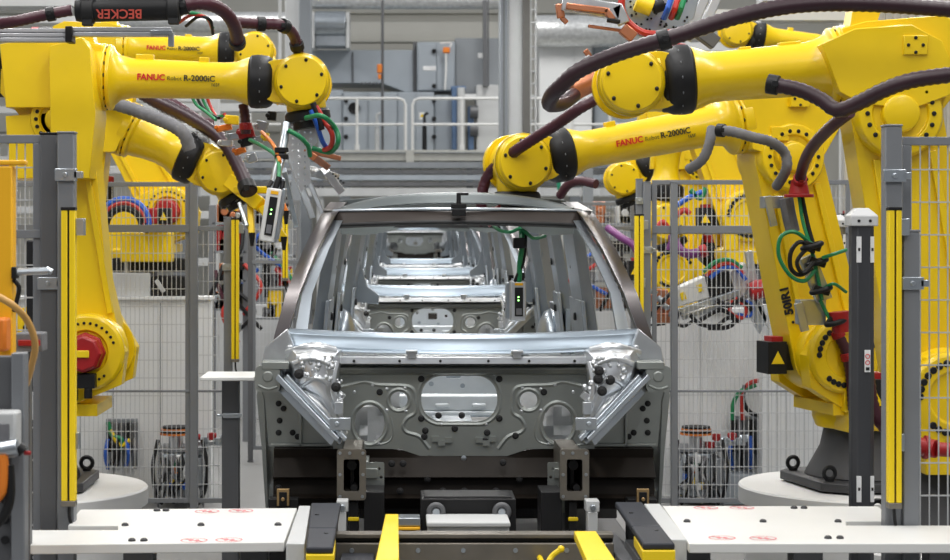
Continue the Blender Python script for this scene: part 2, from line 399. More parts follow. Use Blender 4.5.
        loftp('a_pillar_inner',SIDE,[psec(.70,.06,1.40,.055,.05),psec(.675,.24,1.62,.045,.05),psec(.61,.50,1.81,.04,.05),psec(.555,.74,1.94,.04,.05)])
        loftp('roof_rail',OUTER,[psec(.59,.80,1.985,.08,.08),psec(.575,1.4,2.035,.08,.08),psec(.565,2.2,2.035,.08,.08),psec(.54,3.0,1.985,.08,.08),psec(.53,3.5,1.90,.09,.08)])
        # B, C and D pillars with their inner panels
        def pil(name,y0,w0,w1,xt,xb,zb=.80,m=SIDE):
            mb=MB(); secs=[]
            for t in (0,.25,.45,.55,.75,1):
                z=2.0+(zb-2.0)*t; x=xt+(xb-xt)*(min(1,t*1.35)); w=w0+(w1-w0)*t*t
                secs.append([(s*(x+.04),y0-w/2,z-Z0),(s*(x+.04),y0+w/2,z-Z0),(s*(x-.015),y0+w/2-.02,z-Z0),(s*(x-.03),y0,z-Z0),(s*(x-.015),y0-w/2+.02,z-Z0)])
            mb.loft(secs)
            for z in (1.72,1.46,1.2): mb.cyl((s*(xt+.03),y0-.03,z-Z0),(s*(xt-.032+(1.95-z)*.19),y0-.03,z-Z0),.020,n=12,m=1)
            mb.prism([(s*(xt+.055),y0-w1/2+.05,1.55-Z0),(s*(xt+.055),y0+w1/2-.1,1.55-Z0),(s*(xt+.085),y0+w1/2-.1,1.2-Z0),(s*(xt+.085),y0-w1/2,1.2-Z0)],(-s*.02,0,0)); 
            return T.part(name,mb,[m,BLK],.004)
        pil('b_pillar',1.50,.62,.80,.575,.70); pil('c_pillar',2.55,.30,.46,.56,.70); pil('d_pillar',3.40,.30,.40,.50,.62)
        # waist line inner panels, sill
        mb=MB(); mb.bb((s*.70,.15,.78-Z0),(s*.79,3.5,.92-Z0)); mb.bb((s*.755,.0,.80-Z0),(s*.775,.42,1.42-Z0))
        T.part('sill',mb,STEEL,.004)
        mb=MB(); mb.prism([(s*.64,2.3,1.46-Z0),(s*.64,3.5,1.46-Z0),(s*.64,3.6,.9-Z0),(s*.64,2.6,.9-Z0)],(s*.03,0,0))
        mb.ball((s*.60,2.9,1.18-Z0),.26,16,(.35,1,1))
        T.part('rear_quarter_panel',mb,SIDE,.004)
        mb=MB(); q=[(.40,1.44),(.56,1.46),(.60,1.75),(.52,1.95),(.50,1.96),(.52,1.72),(.47,1.55),(.40,1.50)]
        mb.prism([(s*a,3.46,b-Z0) for a,b in q],(0,.10,0)); T.part('tailgate_frame',mb,SIDE,.004)
    # windscreen header and roof skin
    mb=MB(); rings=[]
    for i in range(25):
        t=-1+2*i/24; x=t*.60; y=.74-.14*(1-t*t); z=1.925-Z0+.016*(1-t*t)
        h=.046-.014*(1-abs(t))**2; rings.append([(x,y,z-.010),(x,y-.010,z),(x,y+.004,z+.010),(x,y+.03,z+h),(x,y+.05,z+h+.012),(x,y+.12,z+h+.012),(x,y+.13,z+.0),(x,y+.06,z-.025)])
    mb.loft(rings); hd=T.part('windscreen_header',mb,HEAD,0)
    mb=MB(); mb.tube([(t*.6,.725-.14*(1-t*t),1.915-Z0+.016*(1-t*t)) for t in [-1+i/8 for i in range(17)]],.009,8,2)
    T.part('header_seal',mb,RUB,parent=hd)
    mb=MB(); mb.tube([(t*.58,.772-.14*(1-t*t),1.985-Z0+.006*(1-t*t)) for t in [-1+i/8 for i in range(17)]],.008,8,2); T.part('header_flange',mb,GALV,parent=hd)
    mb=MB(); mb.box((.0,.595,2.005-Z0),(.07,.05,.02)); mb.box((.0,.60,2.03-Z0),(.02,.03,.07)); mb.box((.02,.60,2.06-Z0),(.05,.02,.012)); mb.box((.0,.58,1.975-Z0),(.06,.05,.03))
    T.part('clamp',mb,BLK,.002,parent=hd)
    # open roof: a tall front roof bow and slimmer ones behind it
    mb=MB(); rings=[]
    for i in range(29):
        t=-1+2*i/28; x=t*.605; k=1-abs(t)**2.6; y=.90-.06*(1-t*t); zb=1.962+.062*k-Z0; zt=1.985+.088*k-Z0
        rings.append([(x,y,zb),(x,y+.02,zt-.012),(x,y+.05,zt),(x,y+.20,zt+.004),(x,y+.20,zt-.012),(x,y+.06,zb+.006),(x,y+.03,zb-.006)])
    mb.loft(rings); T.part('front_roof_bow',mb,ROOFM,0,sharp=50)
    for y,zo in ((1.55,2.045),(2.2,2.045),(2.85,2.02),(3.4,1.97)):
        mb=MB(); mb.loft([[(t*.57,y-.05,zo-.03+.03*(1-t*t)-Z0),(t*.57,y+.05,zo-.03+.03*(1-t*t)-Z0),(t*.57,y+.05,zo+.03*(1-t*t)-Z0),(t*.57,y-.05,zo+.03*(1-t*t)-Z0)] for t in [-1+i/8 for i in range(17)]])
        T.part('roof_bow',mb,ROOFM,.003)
    # reinforcement corners under the header
    for s in (-1,1):
        mb=MB(); mb.prism([(s*.55,.80,1.93-Z0),(s*.26,.78,1.93-Z0),(s*.34,.84,1.885-Z0),(s*.44,.88,1.87-Z0),(s*.55,.88,1.875-Z0)],(0,.03,0))
        T.part('header_gusset',mb,STEEL,.003)
    # inner kick panels seen through the round openings
    for s in (-1,1):
        mb=MB(); rnd=random.Random(9+s); n=9; vs=[[Vector((s*(.27+.32*i/n),.30+.05*rnd.random(),(.86+.38*j/n-Z0))) for i in range(n+1)] for j in range(n+1)]
        mb.loft(vs,False,False); mb.box((s*.43,.42,1.05-Z0),(.32,.10,.38)); mb.box((s*.44,.22,.925-Z0),(.09,.1,.05),None,1)
        T.part('kick_panel',mb,[KICK,BLK],0)
    # seat bulkhead with holes and white cross member, seen through the middle opening
    mb=MB(); mb.plate([(-.6,.98-Z0),(.6,.98-Z0),(.6,1.24-Z0),(-.6,1.24-Z0)],[circ(x,z-Z0,.014,.014,10) for x,z in ((-.2,1.19),(-.12,1.15),(-.1,1.06),(.02,1.18),(.12,1.2),(.14,1.12),(.2,1.16),(.07,1.05),(-.3,1.1),(.3,1.1),(-.42,1.16),(.4,1.17))]+[rrect(-.02,1.09-Z0,.06,1.15-Z0,.01,3)],.01,FRONT((0,2.2,0)))
    T.part('seat_panel',mb,INNER,0)
    mb=MB(); mb.bb((-.66,1.30,1.0-Z0),(.66,1.42,1.075-Z0)); mb.bb((-.66,1.28,.98-Z0),(.66,1.44,1.0-Z0))
    for x in (-.06,.12,-.3,.3): mb.box((x,1.27,1.03-Z0),(.07,.03,.02))
    T.part('cross_member',mb,INNER,.006)
    # floor pan, seat cross members, parcel panel
    mb=MB(); mb.bb((-.70,.05,.70-Z0),(.70,3.6,.72-Z0)); mb.loft([[(-.16,y,.72-Z0),(-.10,y,.92-Z0),(.10,y,.92-Z0),(.16,y,.72-Z0)] for y in (0,3.0)])
    for y in (.9,1.4,2.3): mb.bb((-.68,y,.72-Z0),(.68,y+.12,.82-Z0))
    T.part('floor_pan',mb,INNER,.004)
    mb=MB(); mb.bb((-.5,3.52,.75-Z0),(.5,3.6,.98-Z0)); mb.bb((-.52,3.5,.98-Z0),(.52,3.64,1.02-Z0)); T.part('tail_panel',mb,SIDE,.006)
    return T.e
front_body=car_body('nearest bare metal car body with open windscreen, between the two white tables')
BP=6.73
for k,lab in ((1,'second bare car body, seen through the windscreen opening of the nearest one'),(2,'third bare car body in the row, its cowl beam above that of the second'),(3,'fourth bare car body in the row, small, behind the third cowl beam')):
    dup(front_body,(CX,CD+BP*k,.62),lab,skip=('clamp','weld_stud'))
dup(front_body,(CX,CD+BP*4,1.12),'farthest bare car body, raised above the row under the roof header',skip=('clamp','grommet','weld_stud'))
# ---------------------------------------------------------------- industrial robots
def robot(label,pb,d,zb,f,yaw,j2,j3,j5,tool=-90,txt=0.,base='dark',motor=False,cowl=None,lower=None,arm_r=(.19,.15),tr=.09,detail=True,group='yellow welding robots',vert=''):
    c,s=math.cos(R(yaw)),math.sin(R(yaw)); bx=(pb-VX)*d/F; by=d
    T=Thing('industrial_robot',label,'robot',(bx,by,zb),math.atan2(-s,f*c),group,world=False)
    def loc(px,py):
        u=((px-VX)*by/F-bx)/(f*c+(px-VX)*s/F)
        return Vector((u,EYE-(py-VY)*(by-u*s)/F-zb))
    cs=-f
    J2=loc(*j2); J3=loc(*j3); J5=loc(*j5)
    V3=lambda p,v=0: Vector((p.x,v,p.y))
    # forearm axis: tangent from J5 to circle of radius .225 round J3
    D=J5-J3; L=D.length; al=math.asin(min(.95,.225/L)); th=math.atan2(D.y,D.x)-al
    dr=Vector((math.cos(th),math.sin(th))); pp=Vector((-dr.y,dr.x))
    A=J3+pp*.225; d3=V3(dr); p3=V3(pp); n=Vector((0,cs,0))
    def q(a,b): return A+dr*a+pp*b                 # along forearm, across
    def bolts(mb,cen,axis,r,k,m,br=.011,h=.010,a0=0,a1=2*PI):
        x,y,z=frame(axis)
        for i in range(k):
            t=a0+(a1-a0)*i/k; mb.lathe(Vector(cen)+(x*math.cos(t)+y*math.sin(t))*r-z*.002,z,[(0,br),(h,br)],7,True,m)
    # base
    if base:
        mb=MB(); o=[(x,y,0) for x,y in ((-.36,-.25),(-.25,-.36),(.25,-.36),(.36,-.25),(.36,.25),(.25,.36),(-.25,.36),(-.36,.25))]
        mb.prism(o,(0,0,.045)); mb.lathe((0,0,.045),(0,0,1),[(0,.31),(.04,.29),(.15,.23),(.24,.21),(.26,.21)],32)
        b=T.part('base',mb,DGR,.006)
        if detail:
            for x,y in ((-.30,-.22),(.30,-.22),(-.30,.22),(.30,.22)):
                m2=MB(); m2.torus((x,y,.085),(0,1,0),.03,.011,14,6); m2.cyl((x,y,.04),(x,y,.06),.022,n=10); T.part('lifting_eye',m2,BLK,parent=b)
    # turret
    mb=MB(); zl=.29
    mb.lathe((0,0,zl),(0,0,1),[(0,.25),(.05,.27),(.10,.27),(.12,.24)],32)
    mb.bb((-.26,-.24,zl+.08),(J2.x+.05,.24,max(zl+.14,J2.y-.26)))
    pl=[(-.33,zl+.10),(.22,zl+.10),(J2.x+.17,J2.y-.16),(J2.x+.19,J2.y),(J2.x+.10,J2.y+.16),(J2.x-.10,J2.y+.17),(-.12,J2.y),(-.33,zl+.32)]
    mb.prismuv(pl,-.25,-.14); mb.prismuv(pl,.14,.25)
    mb.box((-.30,cs*.12,zl+.20),(.16,.22,.14)); mb.box((.16,cs*.20,zl+.05),(.14,.16,.10)); mb.box((.20,cs*.26,zl+.16),(.10,.05,.12))
    bolts(mb,(0,0,zl+.12),(0,0,1),.25,12,1)
    mb.lathe(V3(J2,cs*.24),n,[(0,.19),(.03,.188),(.045,.175),(.05,.11),(.035,.105),(.035,.02)],36)
    br=.008 if motor else .016; bolts(mb,V3(J2,cs*.288),n,.145,14,1,br,.008,R(20),R(190)); bolts(mb,V3(J2,cs*.288),n,.145,8,1,br,.008,R(230),R(320))
    T.part('turret',mb,[YEL,BLK],.010)
    # motors of the first two axes
    mb=MB(); mb.cyl((-.20,-cs*.05,zl+.28),(-.20,-cs*.05,zl+.58),.085,n=20); mb.cyl((-.20,-cs*.05,zl+.58),(-.20,-cs*.05,zl+.64),.09,n=8,m=1)
    mb.box((-.20,cs*.06,zl+.5),(.12,.06,.1)); T.part('motor',mb,[BLK,REDM],.006)
    mb=MB()
    if motor:
        mb.lathe(V3(J2,cs*.275),n,[(0,.10),(.03,.10),(.035,.092),(.10,.092),(.115,.08)],8,m=1); mb.box(V3(J2,cs*.395),(.07,.012,.035),m=2)
        mb.box(V3(J2,cs*.31)+Vector((-.01,0,-.135)),(.13,.08,.07)); mb.cyl(V3(J2,cs*.33)+Vector((-.05,0,-.17)),V3(J2,cs*.33)+Vector((-.05,0,-.23)),.022); mb.cyl(V3(J2,cs*.33)+Vector((.02,0,-.17)),V3(J2,cs*.33)+Vector((.02,0,-.22)),.02)
        mb.tube([V3(J2,cs*.33)+Vector((-.05,0,-.22)),V3(J2,cs*.33)+Vector((-.08,0,-.30)),V3(J2,cs*.25)+Vector((-.2,0,-.33))],.014,8)
    else:
        w=V3(J2,-cs*.25); m2=MB(); m2.cyl(w,w-n*.12,.09); T.part('motor',m2,BLK,.006); mb.box(V3(J2,cs*.02)+Vector((.28,0,-.02)),(.10,.15,.16)); mb.box(V3(J2,cs*.02)+Vector((.27,0,.07)),(.06,.10,.03),m=1)
        tri=V3(J2,cs*.098)+Vector((.28,0,-.02)); mb.prism([tri+Vector((-.035,0,-.03)),tri+Vector((.035,0,-.03)),tri+Vector((0,0,.035))],(0,cs*.003,0),m=2)
        mb.beam(V3(J2)+Vector((.1,0,-.02)),V3(J2)+Vector((.24,0,-.02)),.13,.13,m=0)
    T.part('motor',mb,[BLK,REDM,YEL2],.004)
    # lower arm
    mb=MB(); r2,r3=arm_r
    h=hull2(J2,r2,J3,r3) if lower is None else [tuple(loc(*p)) for p in lower]
    mb.prismuv(h,-.11,.11)
    da=(J3-J2).normalized(); na=Vector((-da.y,da.x)); Ln=(J3-J2).length
    for (jj,rr) in ((J2,r2),(J3,r3)):
        mb.lathe(V3(jj,cs*.10),n,[(0,rr*.98),(.05,rr*.96),(.07,rr*.90),(.075,rr*.62),(.06,rr*.60),(.06,rr*.42),(.09,rr*.40),(.095,rr*.34)],36)
        mb.lathe(V3(jj,-cs*.10),-n,[(0,rr*.98),(.05,rr*.96),(.06,rr*.9)],30)
    if not motor: bolts(mb,V3(J2,cs*.174),n,r2*.76,20,1,.012,.008,R(200),R(390))
    bolts(mb,V3(J3,cs*.174),n,r3*.72,18,1,.011,.008)
    if motor:
        mb.lathe(V3(J2,cs*.17),n,[(0,r2*.9),(.05,r2*.88),(.06,r2*.80),(.06,.05)],36); bolts(mb,V3(J2,cs*.225),n,r2*.82,24,1,.010,.012)
    for k in (-1,1):                                # flange ribs along the arm
        a=J2+da*r2*.9+na*k*(r2*.62); b=J3-da*r3*.9+na*k*(r3*.62); mb.beam(V3(a,cs*.115),V3(b,cs*.115),.03,.03,(0,1,0))
    T.part('lower_arm',mb,[YEL,BLK],.012)
    # elbow casting
    mb=MB()
    E=[q(-.30,-.10),q(-.30,.13),q(-.22,.17),q(.10,.17),q(.20,.15),q(.20,-.15),q(.10,-.20),J3+dr*.15-pp*.06,J3-pp*.15,J3-dr*.15-pp*.04]
    if cowl:
        for poly,va,vb in cowl: mb.prismuv([tuple(loc(*p)) for p in poly],cs*va,cs*vb)
    mb.prismuv([tuple(p) for p in E],-.16,.095 if cs<0 else .16) if not cowl else mb.prismuv([tuple(p) for p in E],-.12,.12)
    mb.lathe(V3(q(.16,0)),d3,[(0,.17),(.05,.17),(.06,.15)],32)
    bolts(mb,V3(q(.212,0)),d3,.155,16,1)
    mb.prismuv([tuple(q(.05,.15)),tuple(q(.16,.15)),tuple(q(.14,.23)),tuple(q(.02,.22))],cs*-.05,cs*.09)
    mb.box(V3(q(-.08,.05),cs*.17),(.10,.04,.08)); mb.box(V3(q(.05,-.10),cs*.158),(.09,.03,.07))
    bolts(mb,V3(q(-.08,.05),cs*.188),n,.03,4,1,.008)
    T.part('elbow_housing',mb,[YEL,BLK],.012)
    for k,(b_,v) in enumerate(((.07,-.08),(.07,.08),(-.05,0))):
        mb=MB(); mb.lathe(V3(q(-.29,b_),v),-d3,[(0,.065),(.12,.065),(.125,.06)],16); mb.lathe(V3(q(-.415,b_),v),-d3,[(0,.062),(.05,.06),(.06,.05)],8,m=1)
        T.part('motor',mb,[BLK,REDM],.003)
    # forearm tube
    FL=(J5-A).dot(dr)
    mb=MB(); mb.lathe(V3(q(.22,0)),d3,[(0,.165),(.02,.165),(.03,.14),(.06,tr+.022),(.12,tr+.008),(FL-.62,tr),(FL-.56,tr+.004),(FL-.52,tr+.02),(FL-.49,tr+.03)],40)
    mb.box(V3(q(.40,.105)),(.09,.06,.03),Matrix.Rotation(-th,3,'Y')); mb.box(V3(q(FL-.5,.10)),(.05,.05,.03),Matrix.Rotation(-th,3,'Y'))
    fo=T.part('forearm',mb,[YEL,BLK],.004)
    if txt:
        x=d3*(-cs); y=n.cross(x)
        def lab(bod,a,dz,size,mt,bold):
            mb=MB(); mb.text(bod,size,MX(V3(q(a,0))+n*(tr+.0105)+y*dz,x,y),0,bold,0)
            T.part('lettering',mb,mt,parent=fo)
        a0=txt
        lab('FANUC',a0,-.013,.042,TXR,.0014); lab('Robot',a0+(.150 if f>0 else -.150),-.012,.029,TXB,0)
        lab('R-2000iC',a0+(.232 if f>0 else -.232),-.013,.041,TXB,.0010); lab('165F',a0+(.37 if f>0 else -.37),-.037,.022,TXB,.0004)
    # wrist
    mb=MB(); w0=V3(J5-dr*.15); mb.lathe(w0-d3*.12,d3,[(0,tr+.028),(.01,tr+.04),(.04,tr+.044),(.09,tr+.04),(.11,tr+.03),(.12,tr+.015)],36)
    bolts(mb,w0-d3*.06,d3,tr+.040,14,1,.007,.005)
    T.part('wrist_ring',mb,[BLK,PGR],.004)
    mb=MB(); hp=hull2(J5-dr*.12,tr+.015,J5,.120); mb.prismuv(hp,-.09,.09); mb.lathe(V3(J5-dr*.13),d3,[(0,tr+.025),(.06,tr+.01)],28)
    ta=R(tool); td=Vector((math.cos(ta),math.sin(ta))); t3=V3(td)
    mb.lathe(V3(J5,cs*.085),n,[(0,.142),(.03,.142),(.035,.134),(.045,.134),(.05,.128),(.07,.122),(.075,.05)],36)
    mb.lathe(V3(J5,cs*.118),n,[(0,.1425),(.006,.1425)],36,False,1)
    mb.lathe(V3(J5,-cs*.085),-n,[(0,.142),(.04,.142),(.06,.12)],30)
    for i in range(6):
        t=i*PI/3+.3; mb.ball(V3(J5,cs*.158)+Vector((math.cos(t)*.105,0,math.sin(t)*.105)),.010,8,m=1)
    mb.lathe(V3(J5),t3,[(.05,.10),(.13,.10),(.15,.09)],28)
    wr=T.part('wrist',mb,[YEL,BLK],.006)
    mb=MB(); mb.lathe(V3(J5)+t3*.14,t3,[(0,.105),(.015,.115),(.05,.115),(.055,.08),(.09,.08)],28); bolts(mb,V3(J5)+t3*.19,t3,.095,10,1)
    T.part('tool_flange',mb,[BLK,PGR],.003,parent=wr)
    if vert:
        a=J2+da*Ln*.24-na*(.155); mb=MB(); mb.text(vert,.062,MX(V3(a,cs*.116),V3(da),n.cross(V3(da))),0,.003,0); T.part('lettering',mb,TXB)
        mb=MB(); mb.ball(V3(J2+da*Ln*.20-na*.165,cs*.115),.008,8); T.part('stud',mb,BLK)
    T.info=dict(J2=J2,J3=J3,J5=J5,V3=V3,td=t3)
    return T
L1=robot('large yellow robot left of the car, its level lettered forearm ending above the white sensor',20,9.57,.61,1,0,(95,349),(64,121),(303,83),-82,txt=.375,motor=True,tr=.092,
  cowl=[([(60,52),(92,43),(100,55),(105,118),(99,180),(62,180)],-.05,.30),([(8,48),(40,43),(92,43),(60,52),(62,110),(14,110)],-.22,.20),([(12,118),(58,114),(62,178),(16,180)],-.16,.16)],
  lower=[(60,160),(99,160),(104,215),(110,280),(123,335),(121,365),(108,378),(82,376),(70,355),(66,300),(58,230)])
R1=robot('yellow robot right of the car, wrist over the car roof, grey sleeve at its elbow',866,9.65,.61,-1,12,(822,352),(780,158),(517,163),-90,txt=.87,vert='50IR1',tr=.092,arm_r=(.20,.178))
R2=robot('nearest yellow robot at the right edge, big unlettered arm reaching across above the others',962,8.0,.61,-1,0,(936,392),(890,116),(628,84),-178,tr=.105,arm_r=(.2,.19),
  cowl=[([(812,48),(845,33),(900,29),(930,45),(943,75),(938,98),(900,112),(850,106),(830,95)],-.18,.18)])
L3=robot('yellow robot with its forearm sloping down to the right, behind the large left robot',-28,11.5,.61,1,0,(58,331),(84,150),(222,173),-60,tr=.115,group='yellow welding robots')
LB=robot('rear yellow robot behind the left white partition, forearm raised above the large left one',128,14.0,1.36,1,0,(172,212),(96,78),(256,52),-60,txt=.38,tr=.10,motor=True)
R5=robot('yellow robot behind the right mesh fence, standing right of the welding gun',752,13.8,1.36,-1,0,(742,216),(700,110),(664,222),-110,tr=.09)
R4=robot('small distant yellow robot with short forearm sloping left, seen under the lettered right forearm',688,15.5,.92,-1,0,(668,268),(700,166),(622,179),-110,txt=.42,tr=.09)
R3=robot('distant yellow robot at top right, wrist raised above the nearest robot arm',880,17.5,1.36,-1,0,(876,220),(890,80),(735,32),-150,txt=.5,tr=.09)
# pedestals
def pedestal(px,d,r,zt,label):
    mb=MB(); x=(px-VX)*d/F
    mb.lathe((x,d,0),(0,0,1),[(0,r*.95),(zt-.09,r*.95),(zt-.085,r),(zt-.008,r),(zt,r-.008)],64)
    single('robot_pedestal',mb,CONC,label,'pedestal',(x,d,0),'round white robot pedestals',sharp=40)
pedestal(20,9.57,.64,.60,'round white pedestal under the large left robot')
pedestal(868,9.65,.65,.60,'round white pedestal under the robot with the black base, right of the car')
pedestal(962,8.0,.60,.60,'round white pedestal at the right edge under the nearest robot')
pedestal(-28,11.5,.6,.60,'round white pedestal behind the left one, under the sloping robot arm')
for px,d,lb in ((128,14.0,'tall white pedestal behind the left white partition'),(752,13.8,'tall white pedestal behind the right partition, nearest the welding gun'),(688,15.5,'tall white pedestal under the small distant robot on the right'),(880,17.5,'tall white pedestal farthest back on the right')):
    pedestal(px,d,.42,.91 if px==688 else 1.35,lb)
# ---------------------------------------------------------------- hall shell
mb=MB(); mb.bb((-12,2.0,-.1),(14,46,0)); struct('floor',mb,FLOORM)
# ---------------------------------------------------------------- mesh fences
def pxw(px,d): return (px-VX)*d/F
def post(px0,px1,d,ytop,label,m=PGR,dep=.06,zb=0,clips=(),cap=True):
    x0,x1=pxw(px0,d),pxw(px1,d); zt=EYE-(ytop-VY)*d/F
    T=Thing('fence_post',label,'post',((x0+x1)/2,d,zb),0,'grey fence posts')
    mb=MB(); mb.bb((x0,d-dep/2,zb+.012),(x1,d+dep/2,zt)); T.part('profile',mb,m,.004)
    if cap:
        mb=MB(); mb.bb((x0-.002,d-dep/2-.002,zt),(x1+.002,d+dep/2+.002,zt+.008)); T.part('end_cap',mb,BLK if m is PGD else PGR,.002)
    mb=MB(); mb.bb((x0-.004,d-dep/2-.004,zb),(x1+.004,d+dep/2+.03,zb+.012)); T.part('foot_plate',mb,m,.002)
    for y in clips:
        z=EYE-(y-VY)*d/F; mb=MB(); mb.bb((x0-.008,d-dep/2-.012,z-.022),(x1+.012,d-dep/2,z+.022)); mb.cyl(((x0+x1)/2,d-dep/2-.02,z),((x0+x1)/2,d-dep/2-.01,z),.009,n=8)
        mb.bb((x1,d-dep/2-.012,z-.012),(x1+.03,d-dep/2+.02,z+.012)); T.part('clip',mb,GALV,.002)
    return T
def fence(px0,px1,d,ytop,label,mids=(),zb=.10,up=True,rail=.03,wr=.0021):
    x0,x1=pxw(px0,d),pxw(px1,d); zt=EYE-(ytop-VY)*d/F
    T=Thing('mesh_fence',label,'fence',((x0+x1)/2,d,zb),0,'mesh fence panels')
    mb=MB()
    if not up:
        for za in (zt-rail,zb): m2=MB(); m2.bb((x0,d-.012,za),(x1,d+.012,za+rail)); T.part('rail',m2,PGR,.002)
    else: mb.bb((x0,d-.012,zt-rail),(x1,d+.012,zt)); mb.bb((x0,d-.012,zb),(x1,d+.012,zb+rail))
    if up: mb.bb((x0,d-.012,zb+rail),(x0+rail,d+.012,zt-rail)); mb.bb((x1-rail,d-.012,zb+rail),(x1,d+.012,zt-rail))
    if up: T.part('frame',mb,PGR,.002)
    for y,h in mids:
        z=EYE-(y-VY)*d/F; mb=MB(); mb.bb((x0,d-.02,z-h/2),(x1,d+.0,z+h/2)); T.part('rail',mb,PGR,.002)
    mb=MB(); n=int((x1-x0)/.030)
    for i in range(1,n):
        x=x0+(x1-x0)*i/n; mb.beam((x,d+.004,zb),(x,d+.004,zt),wr*2,wr*2)
    k=int((zt-zb)/.115)
    for i in range(1,k):
        z=zb+(zt-zb)*i/k; mb.beam((x0,d,z),(x1,d,z),wr*2.4,wr*2.4)
    T.part('wire_mesh',mb,WIRE)
    return T
BD=12.5
fence(-90,190,BD,182,'long mesh panel behind the left robots, left of the thin fence post',((228.5,.05),(391,.014)))
fence(198,224,BD,226,'narrow low mesh strip between the two thin left posts',((391,.014),),up=False)
post(190,198,BD,181,'thin grey post carrying the rear left mesh panel',PGR,.05,clips=())
post(224,232.5,BD-.05,218,'thin grey post right beside the short yellow light bar on the left',PGR,.05,clips=(267,))
fence(252,300,15.5,200,'far mesh panel left of the car, behind the white sensor',((262,.03),))
post(248,253,15.5,195,'slim dark post left of the car with no light bar',PGD,.04)
fence(652,850,BD,180,'long mesh panel behind the right robots, right of the rear light bar',((229.5,.05),(391,.014)))
post(636,642.5,BD,180,'slim light grey post directly behind the yellow light bar right of the car',PGR,.05,clips=(201,))
post(643,650.5,BD-.03,183,'grey post right of the yellow light bar behind the car',PGR,.05,clips=(250,))
post(671,677.5,BD-.03,183,'second grey post of the rear right fence, left of the welding gun',PGR,.05)
fence(578,634,16.5,202,'far mesh panel seen just right of the car roof',((228,.03),))
ND=6.80
fence(-60,42,ND+.04,135,'near mesh panel at the left edge beside the dark post',((234,.03),),zb=.60)
post(42,58.5,ND+.03,135,'dark grey near post left of the tall yellow light bar at left',PGD,.07,clips=(283,))
post(59,75.5,ND-.03,134,'near grey post directly behind the tall yellow light bar at left',PGR,.06,clips=(175,))
post(883,900,6.72,127,'light grey near post behind the tall yellow light bar at right',PGR,.06,clips=(176,))
post(901.5,917.5,6.70,232,'shorter grey post at right with cut-off top, beside the tall yellow light bar',PGR,.06,clips=(283,))
fence(902,985,6.78,137,'near mesh panel at the right edge beside the light bar',(),zb=.60)
# light curtains
def light_bar(px0,px1,d,y0,y1,label,broad=True):
    x0,x1=pxw(px0,d),pxw(px1,d); z1=EYE-(y0-VY)*d/F; z0=EYE-(y1-VY)*d/F
    T=Thing('light_curtain_bar',label,'light curtain',((x0+x1)/2,d,z0),0,'yellow light curtain bars')
    w=x1-x0; mb=MB()
    mb.bb((x0,d-.02,z0+.02),(x0+w*.44,d+.02,z1-.012)); mb.bb((x0+w*.58,d-.02,z0+.02),(x1,d+.02,z1-.012)); mb.bb((x0+w*.40,d-.012,z0+.02),(x0+w*.62,d+.018,z1-.012),1)
    T.part('housing',mb,[YEL2,BLK],.003)
    for z,nm in ((z1-.012,1),(z0,0)):
        mb=MB(); mb.bb((x0-.001,d-.021,z),(x1+.001,d+.021,z+(.012 if nm else .02))); T.part('end_cap',mb,BLK if nm else RAILM,.002)
    mb=MB(); mb.tube([((x0+x1)/2,d,z0),((x0+x1)/2+.004,d,z0-.05),((x0+x1)/2+.02,d+.02,z0-.10)],.006,6,4); T.part('cable',mb,BLK)
    for za,zc,w_ in ((z1-.10,z1-.04,.03),(z0+.2,z0+.26,.012)):
        mb=MB(); mb.bb((x1,d-.01,za),(x1+w_,d+.03,zc)); T.part('bracket',mb,GALV,.002)
light_bar(62,76,ND-.09,207,506,'tall yellow light curtain bar on the near left post')
light_bar(887.5,900.5,6.66,207,508,'tall yellow light curtain bar on the near right post')
light_bar(231.5,239,BD-.1,218,362,'yellow light curtain bar above the small white shelf left of the car')
light_bar(282.5,288,13.2,214,281,'short yellow light curtain bar close to the left windscreen pillar')
light_bar(634.5,643.5,BD-.12,214,318,'yellow light curtain bar just right of the car windscreen pillar')
# mirror columns
def mirror_post(px0,px1,d,ytop,label,m,zb=0.):
    x0,x1=pxw(px0,d),pxw(px1,d); zt=EYE-(ytop-VY)*d/F; x=(x0+x1)/2; r=(x1-x0)/2
    T=Thing('mirror_column',label,'mirror column',(x,d,zb),0,'light curtain mirror columns')
    mb=MB(); o=[(x+a*r,d+b*r,zb) for a,b in ((-1,-.55),(-.55,-1),(.55,-1),(1,-.55),(1,.55),(.55,1),(-.55,1),(-1,.55))]
    mb.prism(o,(0,0,zt-.065-zb)); T.part('profile',mb,m,.003)
    mb=MB(); ex=r*.22
    mb.loft([[(x+a*(r+e),d+b*(r+e),z) for a,b in ((-1,-1),(1,-1),(1,1),(-1,1))] for e,z in ((ex,zt-.07),(ex,zt-.03),(-r*.45,zt))])
    c=T.part('cap',mb,GRYL,.004)
    for a in (-.5,.5):
        mb=MB(); mb.cyl((x+a*r,d-r-ex-.002,zt-.05),(x+a*r,d-r,zt-.05),.006,n=8); T.part('screw',mb,BLK,parent=c)
    for k,(a,w) in enumerate(((-.45,.34),(.72,.26))):
        for z in (zt-.16,zb+.90):
            if zb+.9==z and d>9: continue
            mb=MB(); mb.box((x+a*r,d-r-.001,z),(w*r*1.2,.006,.10)); mb.box((x+a*r,d-r-.004,z),(.008,.004,.012),None,1); T.part('sticker',mb,[TXW,TXB])
    return T
mc=mirror_post(850,872.5,7.35,208,'black mirror column with a white cap, right of the car and behind the right table',mat('anthracite',(.05,.052,.058),.4,.2))
x=pxw(868,7.3); z=EYE-(361-VY)*7.3/F
mb=MB(); mb.box((x-.002,7.30,z),(.022,.004,.085)); mb.torus((x-.002,7.297,z+.018),(0,1,0),.008,.0015,12,6,1); mb.torus((x-.002,7.297,z-.006),(0,1,0),.008,.0015,12,6,1); mb.box((x-.002,7.297,z-.03),(.014,.002,.012),None,2)
